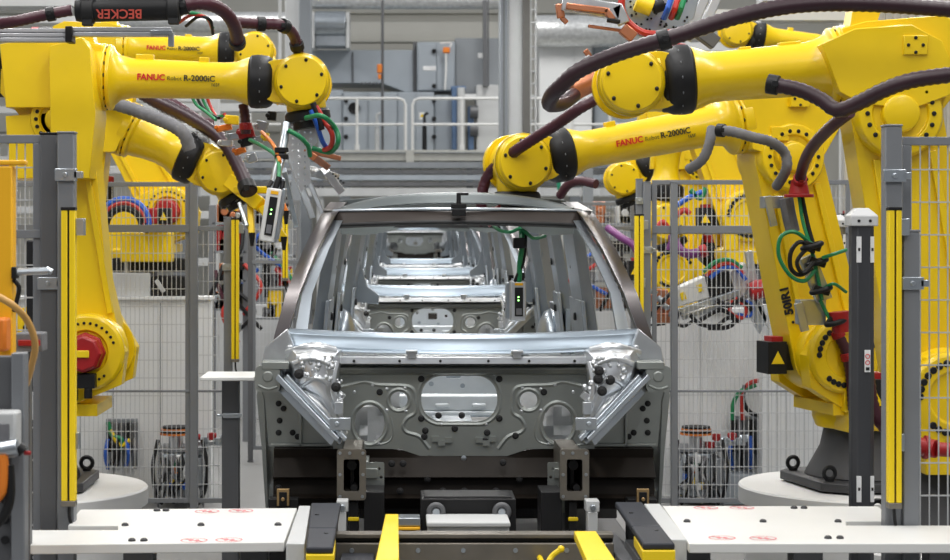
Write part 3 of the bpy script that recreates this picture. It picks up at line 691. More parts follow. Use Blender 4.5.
mc.part('warning_label',mb,[TXW,TXR,TXB],label='white label with red prohibition symbols')
mirror_post(829.5,844.5,10.9,215,'brown-grey mirror column standing behind the black one',mat('bronze_grey',(.22,.19,.13),.4,.3))
# ---------------------------------------------------------------- white tables with cut-outs
TZ=.86
def TP(px,py,z=TZ):
    d=(EYE-z)*F/(py-VY); return Vector(((px-VX)*d/F,d,z))
def table(poly,name,label,legs,signs,bolts_,cap=None):
    pts=[TP(*p) for p in poly]; c=sum((p for p in pts),Vector())/len(pts)
    T=Thing('table',label,'table',(c.x,c.y,0),0,'white work tables')
    mb=MB(); mb.prism([p-Vector((0,0,.032)) for p in pts],(0,0,.032)); top=T.part('table_top',mb,WHT,.003)
    for lx,ly in legs:
        p=TP(lx,ly); mb=MB(); mb.bb((p.x-.05,p.y-.05,0),(p.x+.05,p.y+.05,TZ-.032)); T.part('leg',mb,PGD,.004)
    for sx_,sy in signs:
        p=TP(sx_,sy); mb=MB(); rings=[]
        mb.loft([[(p.x+r*math.cos(a),p.y+r*math.sin(a),TZ+.0012) for a in [2*PI*k/28 for k in range(28)]] for r in (.040,.046)],True,False)
        mb.prism([(p.x+a,p.y+b,TZ+.0006) for a,b in circ(-.010,.004,.008,.020,12)],(0,0,.0008)); mb.prism([(p.x+a,p.y+b,TZ+.0006) for a,b in circ(.011,-.004,.008,.020,12)],(0,0,.0008))
        mb.box((p.x,p.y,TZ+.0012),(.085,.006,.0008),Matrix.Rotation(R(-40),3,'Z')); T.part('printed_sign',mb,MARK,parent=top,label='pink round printed prohibition sign')
    for bx,by in bolts_:
        p=TP(bx,by); mb=MB(); mb.lathe(p,(0,0,1),[(0,.013),(.006,.012),(.010,.007)],12); T.part('bolt',mb,DGR,parent=top)
    return T
table([(-30,530),(118,530),(118,525.5),(68,525.5),(80,509.5),(297,508),(284,542),(-30,545.5)],'l','white work table left of the car with pink printed signs',[(140,538),(10,538),(255,515)],
  [(207,511.5),(241,511),(194,540.5),(229,540)],[(157,511),(166,511),(125,525.6),(201,525.6),(278,525.3),(132,541),(144,541)])
table([(662.5,505.8),(878,506.3),(897,521),(846,521),(846,525.5),(990,525.5),(990,543.5),(689,543.5)],'r','white work table right of the car, in front of the mirror column',[(805,537),(940,535),(695,510)],
  [(706,508),(742,508),(722,538),(763,538.5)],[(794,508.5),(804,508.5),(687,522),(763,522),(838,522),(828,538.5),(840,538.5)])
def pad(poly,ysplit,label,yel):
    T=Thing('bumper_pad',label,'bumper',TP(*poly[0]),0,'dark pads beside the tables')
    a,b,c,d=[TP(*p) for p in poly]; n=(ysplit-poly[0][1])/(poly[3][1]-poly[0][1]); m1=a.lerp(d,n); m2=b.lerp(c,n)
    up=Vector((0,0,.012)); dn=Vector((0,0,-.010)); g=.006
    mb=MB(); mb.prism([a+dn,b+dn,m2+dn+Vector((0,g,0)),m1+dn+Vector((0,g,0))],up-dn); T.part('pad',mb,PGD_,.006)
    mb=MB(); mb.prism([m1+dn,m2+dn,c+dn,d+dn],up-dn); T.part('pad',mb,PGD_,.006)
    mb=MB(); sg=1 if d.x<0 else -1; e_=Vector((.004*sg,0,0)); q=[d+Vector((0,-.012,-.045))+(e_ if sg<0 else e_*0),c+Vector((0,-.012,-.045))+(e_ if sg>0 else e_*0),c.lerp(b,.3)+Vector((0,0,-.045)),d.lerp(a,.3)+Vector((0,0,-.045))]; mb.prism(q,(0,0,.035)); T.part('base',mb,YEL2,.003)
    mb=MB(); e=(a+b+c+d)/4; mb.bb((e.x-.04,e.y-.2,0),(e.x+.04,e.y+.2,e.z-.085)); T.part('stand',mb,PGD,.004)
    for p in (a.lerp(c,.3),a.lerp(c,.72)): 
        mb=MB(); mb.lathe(p+up,(0,0,1),[(0,.008),(.003,.007)],10); T.part('bolt',mb,BLK)
PGD_=mat('pad_slate',(.030,.033,.042),.55,0,.08,6,spec=.25)
pad([(311,506),(341,506),(333,551),(306,551)],533,'dark slate pad with yellow base beside the left table',0)
pad([(615,505),(642,505),(675,547),(643,547)],531,'dark slate pad with yellow base beside the right table',1)
def strip(poly,label):
    pts=[TP(*p) for p in poly]; mb=MB(); mb.prism([p-Vector((0,0,.10)) for p in pts],(0,0,.105)); mb.bb((min(p.x for p in pts)+.02,pts[0].y-.3,0),(max(p.x for p in pts)-.02,pts[0].y-.2,TZ-.1))
    single('edge_plate',mb,GRYL,label,'edge plate',None,'grey plates at the table ends',.003)
strip([(299,507),(310.5,507),(304.5,545),(286,545)],'light grey metal plate between the left table and its dark pad')
strip([(644,505),(660,505),(687,541),(668,541)],'light grey metal plate between the right table and its dark pad')
# guard mesh under the table fronts
def under(px0,px1,d,label):
    x0,x1=pxw(px0,d),pxw(px1,d); T=Thing('guard_grille',label,'grille',((x0+x1)/2,d,0),0,'grilles below the tables')
    mb=MB(); mb.bb((x0,d-.01,.68),(x1,d+.01,.70)); mb.bb((x0,d-.01,0),(x1,d+.01,.03)); T.part('frame',mb,PGR)
    mb=MB(); n=int((x1-x0)/.035)
    for i in range(n+1): xx=x0+(x1-x0)*i/n; mb.beam((xx,d,.03),(xx,d,.69),.005,.005)
    for z in (.25,.45,.6): mb.beam((x0,d,z),(x1,d,z),.005,.005)
    T.part('wire_mesh',mb,MESHD)
under(30,290,6.62,'dark wire grille below the left white table'); under(690,960,6.62,'dark wire grille below the right white table')
# ---------------------------------------------------------------- conveyor with the body carrier
T=Thing('body_carrier','dark steel body carrier and cross rail under the nearest car','carrier',(CX,7.3,0))
mb=MB(); d=6.80
def zz(py,d): return EYE-(py-VY)*d/F
mb.bb((pxw(336,d),d-.02,zz(537.5,d)),(pxw(613,d),d+.05,zz(533,d))); mb.bb((pxw(336,d),d+.0,zz(542,d)),(pxw(613,d),d+.05,zz(537.5,d)),1); mb.bb((pxw(336,d),d-.03,zz(568,d)),(pxw(613,d),d+.05,zz(542,d)))
cr=T.part('cross_rail',mb,[RAILM,BLK],.003)
mb=MB(); 
for px in (418,463,515,352,566): mb.lathe((pxw(px,d),d-.03,zz(549,d)),(0,-1,0),[(0,.009),(.006,.008)],10)
T.part('bolt',mb,GALV,parent=cr)
for sx_ in (-1,1):
    mb=MB(); xx=CX+sx_*.56; mb.bb((xx-.05,7.2,.42),(xx+.05,12.2,.56)); T.part('skid_beam',mb,PGD,.006)
for y in (7.4,8.7,10.3,11.8):
    mb=MB(); mb.bb((CX-.9,y-.06,.34),(CX+.9,y+.06,.46)); T.part('cross_beam',mb,DGR,.006)
for px,px2 in ((336.5,348),(586,599.5)):
    mb=MB(); d=7.35; x0,x1=pxw(px,d),pxw(px2,d); mb.bb((x0,d,zz(512,d)),(x1,d+.08,zz(501,d))); mb.bb((x0+.006,d-.01,zz(545,d)),(x1-.008,d+.07,zz(512,d))); mb.cyl(((x0+x1)/2,d-.025,zz(507,d)),((x0+x1)/2,d,zz(507,d)),.012,n=10,m=1); mb.bb((x0+.01,d,.4),(x1-.01,d+.06,zz(545,d)))
    T.part('clamp_post',mb,[GRYL,GALV],.003)
for px,px2,yb in ((349,358,1),(569,577,1),(364,384,0),(541,562,0)):
    mb=MB(); d=7.5; x0,x1=pxw(px,d),pxw(px2,d); mb.bb((x0,d,.40),(x1,d+.2,zz(502 if yb else 492,d)))
    if yb: mb.bb((x0-.004,d-.006,zz(521,d)),(x1+.004,d,zz(517,d)),1)
    T.part('support_column',mb,[BLK,YEL2],.003)
for sx_ in (-1,1):
    mb=MB(); d=7.75; px=463+sx_*181-VX; x=px*d/F-.0; x+= -.0
    xa=pxw(463+sx_*180,d); mb.bb((xa-.025,d,zz(506,d)),(xa+.025,d+.02,zz(489,d))); mb.bb((xa-.016,d-.005,zz(506,d)),(xa+.016,d+.0,zz(492,d)),1); mb.bb((xa-.06,d+.02,.36),(xa+.06,d+.1,zz(500,d)),1); mb.cyl((xa,d-.015,zz(499,d)),(xa,d,zz(499,d)),.008,n=8)
    T.part('stop_bracket',mb,[mat('brass_frame',(.45,.30,.14),.4,.6),BLK],.002)
mb=MB(); d=7.25; mb.bb((pxw(398,d),d,zz(526,d)),(pxw(420,d),d+.1,zz(518,d))); mb.bb((pxw(398,d),d-.01,zz(530,d)),(pxw(420,d),d+.1,zz(527,d)),1); mb.bb((pxw(402,d),d+.02,.4),(pxw(416,d),d+.09,zz(530,d)),2)
T.part('sensor_bar',mb,[GALV,ORG,BLK],.003)
T=Thing('roller_unit','black box with two ring rollers above a light grey casing, under the car','roller unit',(pxw(469,7.2),7.2,0))
mb=MB(); d=7.30; mb.bb((pxw(421,d),d,zz(540,d)),(pxw(516,d),d+.25,zz(499,d))); mb.bb((pxw(424,d),d+.02,zz(499,d)),(pxw(512,d),d+.2,zz(497,d))); bx_=T.part('housing',mb,BLK,.012)
for px in (436,501.5):
    mb=MB(); mb.torus((pxw(px,d),d-.02,zz(511,d)),(0,1,0),.026,.011,24,10); mb.cyl((pxw(px,d),d-.03,zz(511,d)),(pxw(px,d),d,zz(511,d)),.014,n=12,m=1); T.part('ring_roller',mb,[PGD,GALV])
mb=MB(); d=7.10; mb.bb((pxw(428,d),d-.02,.42),(pxw(509,d),d+.18,zz(526,d))); mb.bb((pxw(426.5,d),d-.035,zz(526,d)),(pxw(510,d),d+.18,zz(521,d))); mb.bb((pxw(437,d),d-.04,zz(533,d)),(pxw(441,d),d-.03,zz(529,d)),1); mb.bb((pxw(498,d),d-.04,zz(533,d)),(pxw(502,d),d-.03,zz(529,d)),1)
T.part('casing',mb,[GRYL,BLK],.006)
def bar(poly,z,th,m,name,label,cat,group=None):
    pts=[TP(p[0],p[1],z) for p in poly]; mb=MB(); mb.prism([p-Vector((0,0,th)) for p in pts],(0,0,th))
    mn=min(p.y for p in pts); mx=max(p.y for p in pts); xm=sum(p.x for p in pts)/len(pts)
    mb.bb((xm-.02,(mn+mx)/2-.03,0),(xm+.02,(mn+mx)/2+.03,z-th)); single(name,mb,m,label,cat,None,group,.003)
bar([(385.5,514),(398.5,514),(399,562),(375,562)],.83,.03,YEL2,'guide_rail','yellow guide rail running under the car, beside the black roller box on the left','rail','yellow guide rails')
bar([(574,531),(596,531),(619,565),(589,565)],.845,.03,YEL2,'guide_rail','slanting yellow guide rail in front of the cross rail on the right','rail','yellow guide rails')
bar([(349,533),(375,533),(374,562),(339,562)],.745,.05,PGD_,'cover_plate','dark cover plate left of the left yellow guide rail','plate','dark cover plates')
bar([(598,531),(614,531),(645,562),(622,562)],.745,.05,PGD,'cover_plate','dark cover plate right of the slanting yellow guide rail','plate','dark cover plates')
T=Thing('pointer_lever','small yellow lever with a ball end in front of the cross rail','lever',(pxw(553,6.6),6.6,.6))
mb=MB(); d=6.6; mb.tube([(pxw(543,d),d+.19,zz(566,d)),(pxw(545,d),d,zz(566,d)),(pxw(552,d),d,zz(556,d)),(pxw(561,d),d,zz(549,d))],.010,8,4); T.part('arm',mb,YEL2)
mb=MB(); mb.ball((pxw(561,d),d,zz(549,d)),.013,10); T.part('ball_end',mb,YEL2)
mb=MB(); mb.bb((CX-1.0,7.15,.0),(CX+1.0,14.0,.20)); single('conveyor_bed',mb,DGR,'dark low conveyor bed on the floor beneath the car','conveyor',None,None,.01)  # bed's dark colour stands in for the darkness under the car
# small shelf and stout post left of the car
T=Thing('shelf_post','stout dark grey post topped by a small white shelf, left of the car','stand',(pxw(231,8.5),8.5,0))
d=8.5; mb=MB(); mb.bb((pxw(222.5,d),d-.04,0),(pxw(239.5,d),d+.04,zz(378,d))); T.part('post',mb,PGD,.004)
mb=MB(); mb.bb((pxw(205,d),d-.22,zz(377,d)),(pxw(258,d),d+.12,zz(373.5,d))); T.part('shelf',mb,WHT,.003)
mb=MB(); mb.bb((pxw(224,d),d-.055,zz(417,d)),(pxw(241,d),d-.04,zz(412,d))); mb.cyl((pxw(218,d),d-.05,zz(414,d)),(pxw(243,d),d-.05,zz(414,d)),.006,n=8); T.part('clip',mb,GALV,.002)
# ---------------------------------------------------------------- hall walls and partitions
mb=MB(); mb.bb((-12,45,0),(14,45.3,11)); 
for z in (4.2,5.6,7.0): mb.bb((-12,44.9,z),(14,45,z+.06))
struct('wall_back',mb,BEIGE)
def corr(nm,x0,x1,y0,y1,m,step=.5):
    mb=MB(); mb.bb((x0,y0,0),(x1,y1,11)); xi=x1 if abs(x1)<abs(x0) else x0; sg=1 if xi==x1 else -1
    y=y0
    while y<y1: mb.bb((min(xi,xi+sg*.03),y,0),(max(xi,xi+sg*.03),y+step*.4,11)); y+=step
    struct(nm,mb,m)
corr('wall_left',-12.3,-12,2,45.3,WHP); corr('wall_right',14,14.3,2,45.3,BEIGE)
def bx(mb,px0,py0,px1,py1,d,dep,m=0):
    a=P(px0,py1,d); b=P(px1,py0,d); return mb.bb(a,(b.x,d+dep,b.z),m)
def cab(name,px0,py0,px1,py1,d,dep,m,label,cat,group=None,seams=(),handles=(),zfloor=None,bev=.006,hm=BLK,door=True):
    a=P(px0,py1,d); b=P(px1,py0,d); z0=a.z if zfloor is None else zfloor
    T=Thing(name,label,cat,((a.x+b.x)/2,d,z0),0,group)
    mb=MB(); mb.bb((a.x,d,z0),(b.x,d+dep,b.z)); body=T.part('body',mb,m,bev)
    if door:
        xs=[px0]+list(seams)+[px1]
        for i in range(len(xs)-1):
            p=P(xs[i],py1,d); q=P(xs[i+1],py0,d); g=.012*d/20
            mb=MB(); mb.bb((p.x+g,d-.012*d/20,z0+g),(q.x-g,d,q.z-g)); T.part('door',mb,m,.003)
    for hx,hy,r in handles:
        p=P(hx,hy,d); mb=MB(); mb.cyl((p.x,d-.07,p.z),(p.x,d-.01,p.z),r*d/F,n=14); T.part('knob',mb,hm)
    return T
# white partitions behind the rear fence
mb=MB(); d=13.3; bx(mb,-60,299,211,520,d,.12); 
for px in (20,80,113,160): bx(mb,px,303,px+.6,500,d-.004,.004,1)
bx(mb,-60,296.5,212,299.5,d-.03,.2)
struct('partition_left',mb,[WHP,PGR])
mb=MB(); bx(mb,652,312,762,520,d,.12); bx(mb,762,305,980,520,d-.4,.12); bx(mb,652,309,763,312.5,d-.03,.2)
for px in (700,): bx(mb,px,314,px+.6,500,d-.004,.004,1)
for k in range(24): bx(mb,768+k*9,306,769+k*9,520,d-.404,.004,1)
bx(mb,650,496,765,500,d-.03,.03,1)
struct('partition_right',mb,[WHP,GRYL])
mb=MB(); d=19; bx(mb,212,305,285,440,d,.2); bx(mb,585,300,650,440,d,.2); struct('partition_rear',mb,GRYL)
# low grey cabinet by the right partition
cab('floor_cabinet',716,474,757,500,13.05,.2,GRYC,'low grey floor cabinet against the right partition, below the black valve modules','cabinet',zfloor=0.)
# ---------------------------------------------------------------- platform with railing in the background
PD=40.
mb=MB(); bx(mb,150,150,640,160.5,PD,3.6); bx(mb,150,152,640,153,PD-.05,.05,1); bx(mb,406,150,414,168,PD-.1,.1)
for px in (180,260,345,480,575): 
    a=P(px,160,PD+.6); mb.bb((a.x-.12,PD+.5,0),(a.x+.12,PD+.75,a.z),1)
struct('platform_slab',mb,[mat('platform_paint',(.50,.50,.46),.5),GRYD])
def railing(px0,px1,label,posts,ends=(1,1)):
    a=P(px0,150,PD+.05); T=Thing('railing',label,'railing',(pxw((px0+px1)/2,PD),PD+.05,a.z),0,'platform railings')
    d=PD+.05; r=.032
    mb=MB(); z1=P(0,98.5,d).z; z0=a.z; x0,x1=pxw(px0,d),pxw(px1,d)
    pts=[]
    if ends[0]: pts+=[(x0,d,z0),(x0,d,z1-.14),(x0+.04,d,z1-.04),(x0+.14,d,z1)]
    else: pts+=[(x0,d,z1)]
    if ends[1]: pts+=[(x1-.14,d,z1),(x1-.04,d,z1-.04),(x1,d,z1-.14),(x1,d,z0)]
    else: pts+=[(x1,d,z1)]
    mb.tube(pts,r,8,0); T.part('hand_rail',mb,WHT)
    z=P(0,124.5,d).z; mb=MB(); mb.cyl((x0,d,z),(x1,d,z),r*.9,n=8); T.part('middle_rail',mb,WHT)
    for px in posts:
        mb=MB(); mb.cyl((pxw(px,d),d,z0),(pxw(px,d),d,z1),r,n=8); mb.cyl((pxw(px,d),d,z0),(pxw(px,d),d,z0+.12),r*1.7,n=8); T.part('post',mb,WHT)
railing(316,405.5,'white tubular railing on the platform, left of the gap',(357,),(0,1))
railing(412.5,565,'white tubular railing on the platform, right of the gap and behind the tall column',(462,520),(1,1))
railing(572,690,'white tubular railing behind the big yellow arms on the right',(610,650),(1,0))
railing(160,314,'white tubular railing mostly behind the left robot wrist',(200,250,300),(0,0))
zp=P(0,150,PD).z
def cab4(*a,**k): return cab(*a,zfloor=zp,hm=BLK,**k)
cab4('switch_cabinet',318,90,343,150,PD+.9,1,GRYC,'blue-grey switch cabinet on the platform, leftmost beside the robot wrist','cabinet','switch cabinets on the platform')
cab4('switch_cabinet',343,92,397,150,PD+.8,1,GRYC,'wide blue-grey switch cabinet with a round fan behind the left railing','cabinet','switch cabinets on the platform',seams=(368,),handles=((346,101,2.2),(346,119,2.4),(346,137,2.4)))
mb=MB(); p=P(354,108,PD+.75); mb.torus(p,(0,1,0),.10,.025,20,8); mb.cyl(p,p+Vector((0,.05,0)),.085,n=16)
for k in range(6): mb.beam(p,p+Vector((math.cos(k*PI/3)*.1,0,math.sin(k*PI/3)*.1)),.012,.012)
single('fan',mb,BLK,'round black fan on the wide switch cabinet','fan',None)
cab4('switch_cabinet',397,92,434,150,PD+.9,1,GRYC,'blue-grey switch cabinet with a yellow warning sticker behind the railing gap','cabinet','switch cabinets on the platform',seams=(415,),handles=((434,101,2.),(434,119,2.4),(434,137,2.4)))
mb=MB(); p=P(422,116,PD+.88); mb.box(p,(.12,.02,.16)); mb.prism([p+Vector((-.04,-.011,-.02)),p+Vector((.04,-.011,-.02)),p+Vector((0,-.011,.06))],(0,-.004,0),1); single('warning_sticker',mb,[TXW,YEL2],'small yellow and white warning sticker on a blue-grey cabinet','sticker')
cab4('switch_cabinet',434.5,95,455,150,PD+1.1,1,GRYC,'narrow blue-grey switch cabinet left of the blue pump','cabinet','switch cabinets on the platform')
cab4('switch_cabinet',476.5,85,500,138+12,PD+.7,1,GRYL,'pale grey cabinet on the platform right of the blue pump','cabinet','switch cabinets on the platform')
T=Thing('pump','blue pump unit with a white pipe between the cabinets','pump',P(463,150,PD+.6))
mb=MB(); d=PD+.7; bx(mb,452,88,458,150,d,.4); bx(mb,451,86,466,90,d,.4); bx(mb,468,106,474,150,d,.4); T.part('casing',mb,mat('pump_blue',(.10,.17,.30),.5),.02)
mb=MB(); mb.cyl((pxw(461,d),d-.1,zp),(pxw(461,d),d-.1,P(0,88,d).z),.085,n=12); mb.cyl((pxw(464,d),d-.1,P(0,97,d).z),(pxw(476,d),d-.1,P(0,97,d).z),.06,n=10); T.part('pipe',mb,GRYL)
mb=MB(); mb.cyl((pxw(470,d),d,P(0,112,d).z),(pxw(478,d),d,P(0,112,d).z),.14,n=14); mb.cyl((pxw(470,d),d,P(0,130,d).z),(pxw(478,d),d,P(0,130,d).z),.14,n=14); T.part('motor',mb,PGD)
for px,m,h in ((377,GRYL,118),(424.5,BLK,118)):
    mb=MB(); p=P(px,150,PD+.3); mb.cyl((p.x,p.y,zp),(p.x,p.y,zp+.5),.05,n=10); mb.cyl((p.x,p.y,zp+.5),(p.x,p.y,zp+.62),.035,n=10); mb.tube([(p.x,p.y,zp+.6),(p.x,p.y,zp+.75),(p.x+.08,p.y,zp+.8)],.03,6,3)
    single('standpipe',mb,m,'%s standpipe on the platform edge'%('short white' if m is GRYL else 'short black'),'pipe')
# air ducts
mb=MB(); d=PD+1.5
def pz(px,py,d): return P(px,py,d)
a=[(300,50),(414,50),(414,44),(416,44),(416,92),(405,92),(382,83),(345,83),(318,83),(300,78)]
mb.prism([P(x,y,d) for x,y in a],(0,1.5,0)); bx(mb,352,52,353.5,83,d-.04,.05,1); bx(mb,413,42,416.5,92,d-.06,.1,1)
for px in (362,366,370,374,378): mb.cyl(P(px,83.5,d-.05),P(px,83.5,d),.03,n=8,m=1)
single('air_duct',mb,[GRYC,PGD],'large grey sheet metal air duct tapering down on the left, above the platform','duct',None,'air ducts',.01)
mb=MB(); d=PD+1.2; bx(mb,417,42,455,91,d,1.6); bx(mb,418.5,44,436,90,d-.03,.03); bx(mb,437,44,454,90,d-.03,.03); bx(mb,423,66,436,70.5,d-.04,.02,2)
for py in (51,86): mb.cyl(P(434,py,d-.1),P(434,py,d),.05,n=12,m=1)
single('air_handler',mb,[GRYC,BLK,TXW],'blue-grey air handling box with two black knobs above the railing gap','air handler',None,'air handling boxes',.01)
mb=MB(); d=PD+1.4; bx(mb,455,38,500,96,d,1.4); bx(mb,456,40,499,94,d-.03,.03); bx(mb,478,53,485,58,d-.04,.02,1)
single('air_handler',mb,[GRYD,TXW],'plain darker grey air handling box left of the tall column','air handler',None,'air handling boxes',.01)
T=Thing('duct_elbow','shiny silver duct piece with flanges, left of the hall column','duct',P(330,47,PD+.8)); d=PD+.8
mb=MB(); rings=[]
for i in range(9):
    t=i/8; a=PI*.5*t; rings.append([Vector((pxw(313,d),d+.5-.5*math.sin(a),P(0,47,d).z+.74*t*1.0)),Vector((pxw(347,d),d+.5-.5*math.sin(a),P(0,47,d).z+.74*t)),Vector((pxw(347,d),d+.9,P(0,47,d).z+.74*t)),Vector((pxw(313,d),d+.9,P(0,47,d).z+.74*t))])
bx(mb,315,15,346,46,d,.7); mb.cyl(P(315,24,d+.1),P(346,24,d+.1),.28,n=20); T.part('body',mb,GALV,.02)
for px in (311,346):
    mb=MB(); bx(mb,px,12,px+3.5,48,d-.12,.95); T.part('flange',mb,GRYL,.01)
def hduct(px0,px1,py,rpx,d,m,label,nm='foil_duct'):
    mb=MB(); a=P(px0,py,d); b=P(px1,py,d); r=rpx*d/F; prof=[]; L=(b-a).length; n=int(L/.35)
    rnd=random.Random(py)
    for i in range(n+1): prof+= [(L*i/n,r*(1+rnd.uniform(-.02,.03))),(L*(i+.5)/n,r*(1.03+rnd.uniform(-.02,.03)))]
    mb.lathe(a,b-a,prof[:-1],20); single(nm,mb,m,label,'duct',None,'foil wrapped ducts')
FOIL=mat('foil_wrap',(.72,.73,.73),.35,.7,.15,14,bump=.9)
hduct(536,760,31,16,PD+1,FOIL,'thick silver foil duct at upper right behind the copper gun arms')
hduct(300,500,0,9,PD+1,FOIL,'silver foil duct along the top edge left of the tall column')
hduct(90,300,22,10,PD+1,FOIL,'silver foil duct at upper left behind the robots')
mb=MB(); d=PD+3; bx(mb,300,22,500,40,d,.4); bx(mb,300,40,500,42,d-.1,.4); bx(mb,300,52,500,54,d-.1,.4); single('wall_ledge',mb,BEIGE,'long beige ledge along the back wall above the cabinets','ledge')
mb=MB(); d=PD+.3; mb.cyl(P(382.5,0,d),P(382.5,150,d),.03,n=8)
single('thin_pipe',mb,PGD,'thin dark vertical pipe in front of the air duct','pipe',None)
T=Thing('valve','small orange valve on the thin dark vertical pipe','valve',P(379.5,76,PD+.2)); mb=MB(); bx(mb,377,64,382,73,PD+.2,.1); T.part('body',mb,ORC,.02); mb=MB(); bx(mb,378,74,381,79,PD+.2,.08); T.part('handle',mb,ORC,.01)
T=Thing('valve','orange valve with a cable beside the black knob of the air handling box','valve',P(446,60,PD+.9)); mb=MB(); bx(mb,443,47,450,53,PD+.9,.1); T.part('body',mb,ORC,.02); mb=MB(); mb.tube([P(450,47,PD+.95),P(451,43,PD+.95),P(440,43,PD+.95)],.02,6,4); mb.tube([P(446,53,PD+.95),P(446,72,PD+.95),P(445,90,PD+.95)],.025,6,4); T.part('cable',mb,WHT)
mb=MB(); d=PD+.5; bx(mb,483,0,487,86,d,.2); bx(mb,487.5,0,489,86,d+.1,.06)
single('cable_riser',mb,PGD,'dark vertical cable riser left of the tall column','riser')
# tall columns and ladder
T=Thing('hall_column','tall grey and white steel column rising behind the car roof','column',(pxw(514,33),33,0)); d=33.
mb=MB(); bx(mb,500,-40,508,229+1.9*F/d,d,.5); T.part('flange',mb,GRYD,.01)
mb=MB(); bx(mb,508,-40,522.5,229+1.9*F/d,d+.05,.4); T.part('web',mb,GRYL,.01)
mb=MB(); bx(mb,522.5,-40,530,229+1.9*F/d,d,.5); T.part('flange',mb,mat('column_dark',(.13,.125,.115),.5),.01)
mb=MB(); bx(mb,503.3,-40,504.3,229+1.9*F/d,d-.02,.03); T.part('cable_duct',mb,PGD)
T=Thing('hall_column','tall grey steel column left of the shiny duct, behind the left robot wrist','column',(pxw(298,38),38,0)); d=38.
mb=MB(); bx(mb,285,-40,300,229+1.9*F/d,d+.05,.4); T.part('web',mb,GRYL,.01)
mb=MB(); bx(mb,299,-40,311,229+1.9*F/d,d,.5); T.part('flange',mb,GRYD,.01)
T=Thing('ladder','narrow grey ladder fixed beside the tall column','ladder',(pxw(533,33),33,0)); d=33.
mb=MB(); bx(mb,530.5,-20,531.5,229+1.9*F/d,d,.06); T.part('stile',mb,GRYL); mb=MB(); bx(mb,535,-20,536.5,229+1.9*F/d,d,.06); T.part('stile',mb,GRYL)
for k in range(16):
    mb=MB(); p=P(531,10+k*12.3,d+.03); q=P(535.5,10+k*12.3,d+.03); mb.cyl(p,q,.02,n=6); T.part('rung',mb,GRYL)
# white wall cabin right of the column
cab('wall_cabin',539,45,592,151,PD+1.2,1.,WHP,'plain white cabin wall right of the tall column','cabin',zfloor=zp,seams=(574,))
cab('switch_cabinet',594,42,650,150,PD+1.6,1.,GRYC,'grey cabinet partly behind the big blurred arm, right of the white cabin','cabinet','switch cabinets on the platform',zfloor=zp,seams=(620,))
# conveyor structures below the platform
for i,(y0,y1,m,lb) in enumerate(((162,168,GRYD,'grey conveyor beam just under the platform'),(170,174,PGD,'dark conveyor beam under the platform'),(175,180,GRYC,'mid grey conveyor beam between the dark ones, under the platform'),(182,186,PGD,'lower dark conveyor beam behind the car roof'),(188,196,GRYL,'pale conveyor beam just above the car roof'))):
    mb=MB(); d=36.-i*.8; bx(mb,170,y0,700,y1,d,.4)
    for k in range(26): bx(mb,180+k*20,y0-1,181+k*20,y1+1,d-.03,.04)
    for px in (190,320,470,620): 
        a=P(px,y1,d); mb.bb((a.x-.06,d+.1,0),(a.x+.06,d+.2,a.z))
    single('conveyor_beam',mb,m,lb,'beam',None,'conveyor beams under the platform')
mb=MB(); d=30.; bx(mb,557,180,567.5,190,d,.03); bx(mb,556.5,191,568,194,d+.01,.03,1); bx(mb,561,181.5,564,188.5,d-.005,.01,1); a=P(562,190,d); mb.cyl((a.x,d+.05,0),(a.x,d+.05,a.z),.03,n=8,m=2)
single('exit_sign',mb,[mat('sign_green',(.0,.22,.11),.5),TXW,GRYL],'small green and white sign right of the robot wrist over the car roof','sign')
# steelwork and trays behind the robots
def multi(nm,label,cat,items,group=None,m=GRYL,bev=.0):
    mb=MB(); mats=[]
    for it in items:
        mm=it[5] if len(it)>5 else m
        if mm not in mats: mats.append(mm)
        bx(mb,it[0],it[1],it[2],it[3],it[4],.15,mats.index(mm))
    return single(nm,mb,mats,label,cat,None,group,bev)
def frame_tower(px0,px1,ytop,d,label,m=GRYD,lv=(150,200,250)):
    zt=P(0,ytop,d).z; x0,x1=pxw(px0,d),pxw(px1,d); T=Thing('steel_frame',label,'steel frame',((x0+x1)/2,d,0),0,'steel frames in the background')
    for x in (x0,x1):
        mb=MB(); mb.bb((x-.05,d-.05,0),(x+.05,d+.05,zt)); T.part('upright',mb,m,.004)
    for y in lv:
        mb=MB(); z=P(0,y,d).z; mb.bb((x0,d-.04,z-.04),(x1,d+.04,z+.04)); T.part('cross_bar',mb,m,.004)
    return T
frame_tower(100,215,95,20,'grey steel frame behind the robots on the left',GRYL,(98,128,170,215,262))
frame_tower(236,296,150,21,'dark steel frame left of the car roof',GRYD,(155,190,225,270))
frame_tower(588,648,150,20,'grey steel frame behind the small distant robot',GRYD,(160,205,235,275))
frame_tower(655,790,60,21,'pale steel frame behind the robots on the right',GRYL,(65,95,165,205,240))
frame_tower(-10,96,15,22,'pale steel frame at the upper left edge',GRYL,(20,60,110,160,210))
frame_tower(845,960,-10,19,'pale steel frame behind the big arm at right',GRYL,(10,55,120,175,225,270))
def tray(px0,px1,py,d,label,m=GRYL):
    a,b=pxw(px0,d),pxw(px1,d); z=P(0,py,d).z; T=Thing('cable_tray',label,'cable tray',((a+b)/2,d,z),0,'overhead cable trays')
    mb=MB(); mb.bb((a,d-.15,z),(b,d+.15,z+.015)); mb.bb((a,d-.16,z),(b,d-.15,z+.10)); mb.bb((a,d+.15,z),(b,d+.16,z+.10)); T.part('tray',mb,m)
    for k in range(3):
        mb=MB(); mb.tube([(a+(b-a)*i/6,d-.08+k*.07,z+.045+.02*math.sin(i*2+k)) for i in range(7)],.022,6,3); T.part('cable',mb,[BLK,SLV,PLUM][k])
    for x in (a+.1*(b-a),a+.9*(b-a)):
        mb=MB(); mb.bb((x-.02,d+.16,z),(x+.02,d+.2,z+1.6)); T.part('hanger',mb,m)
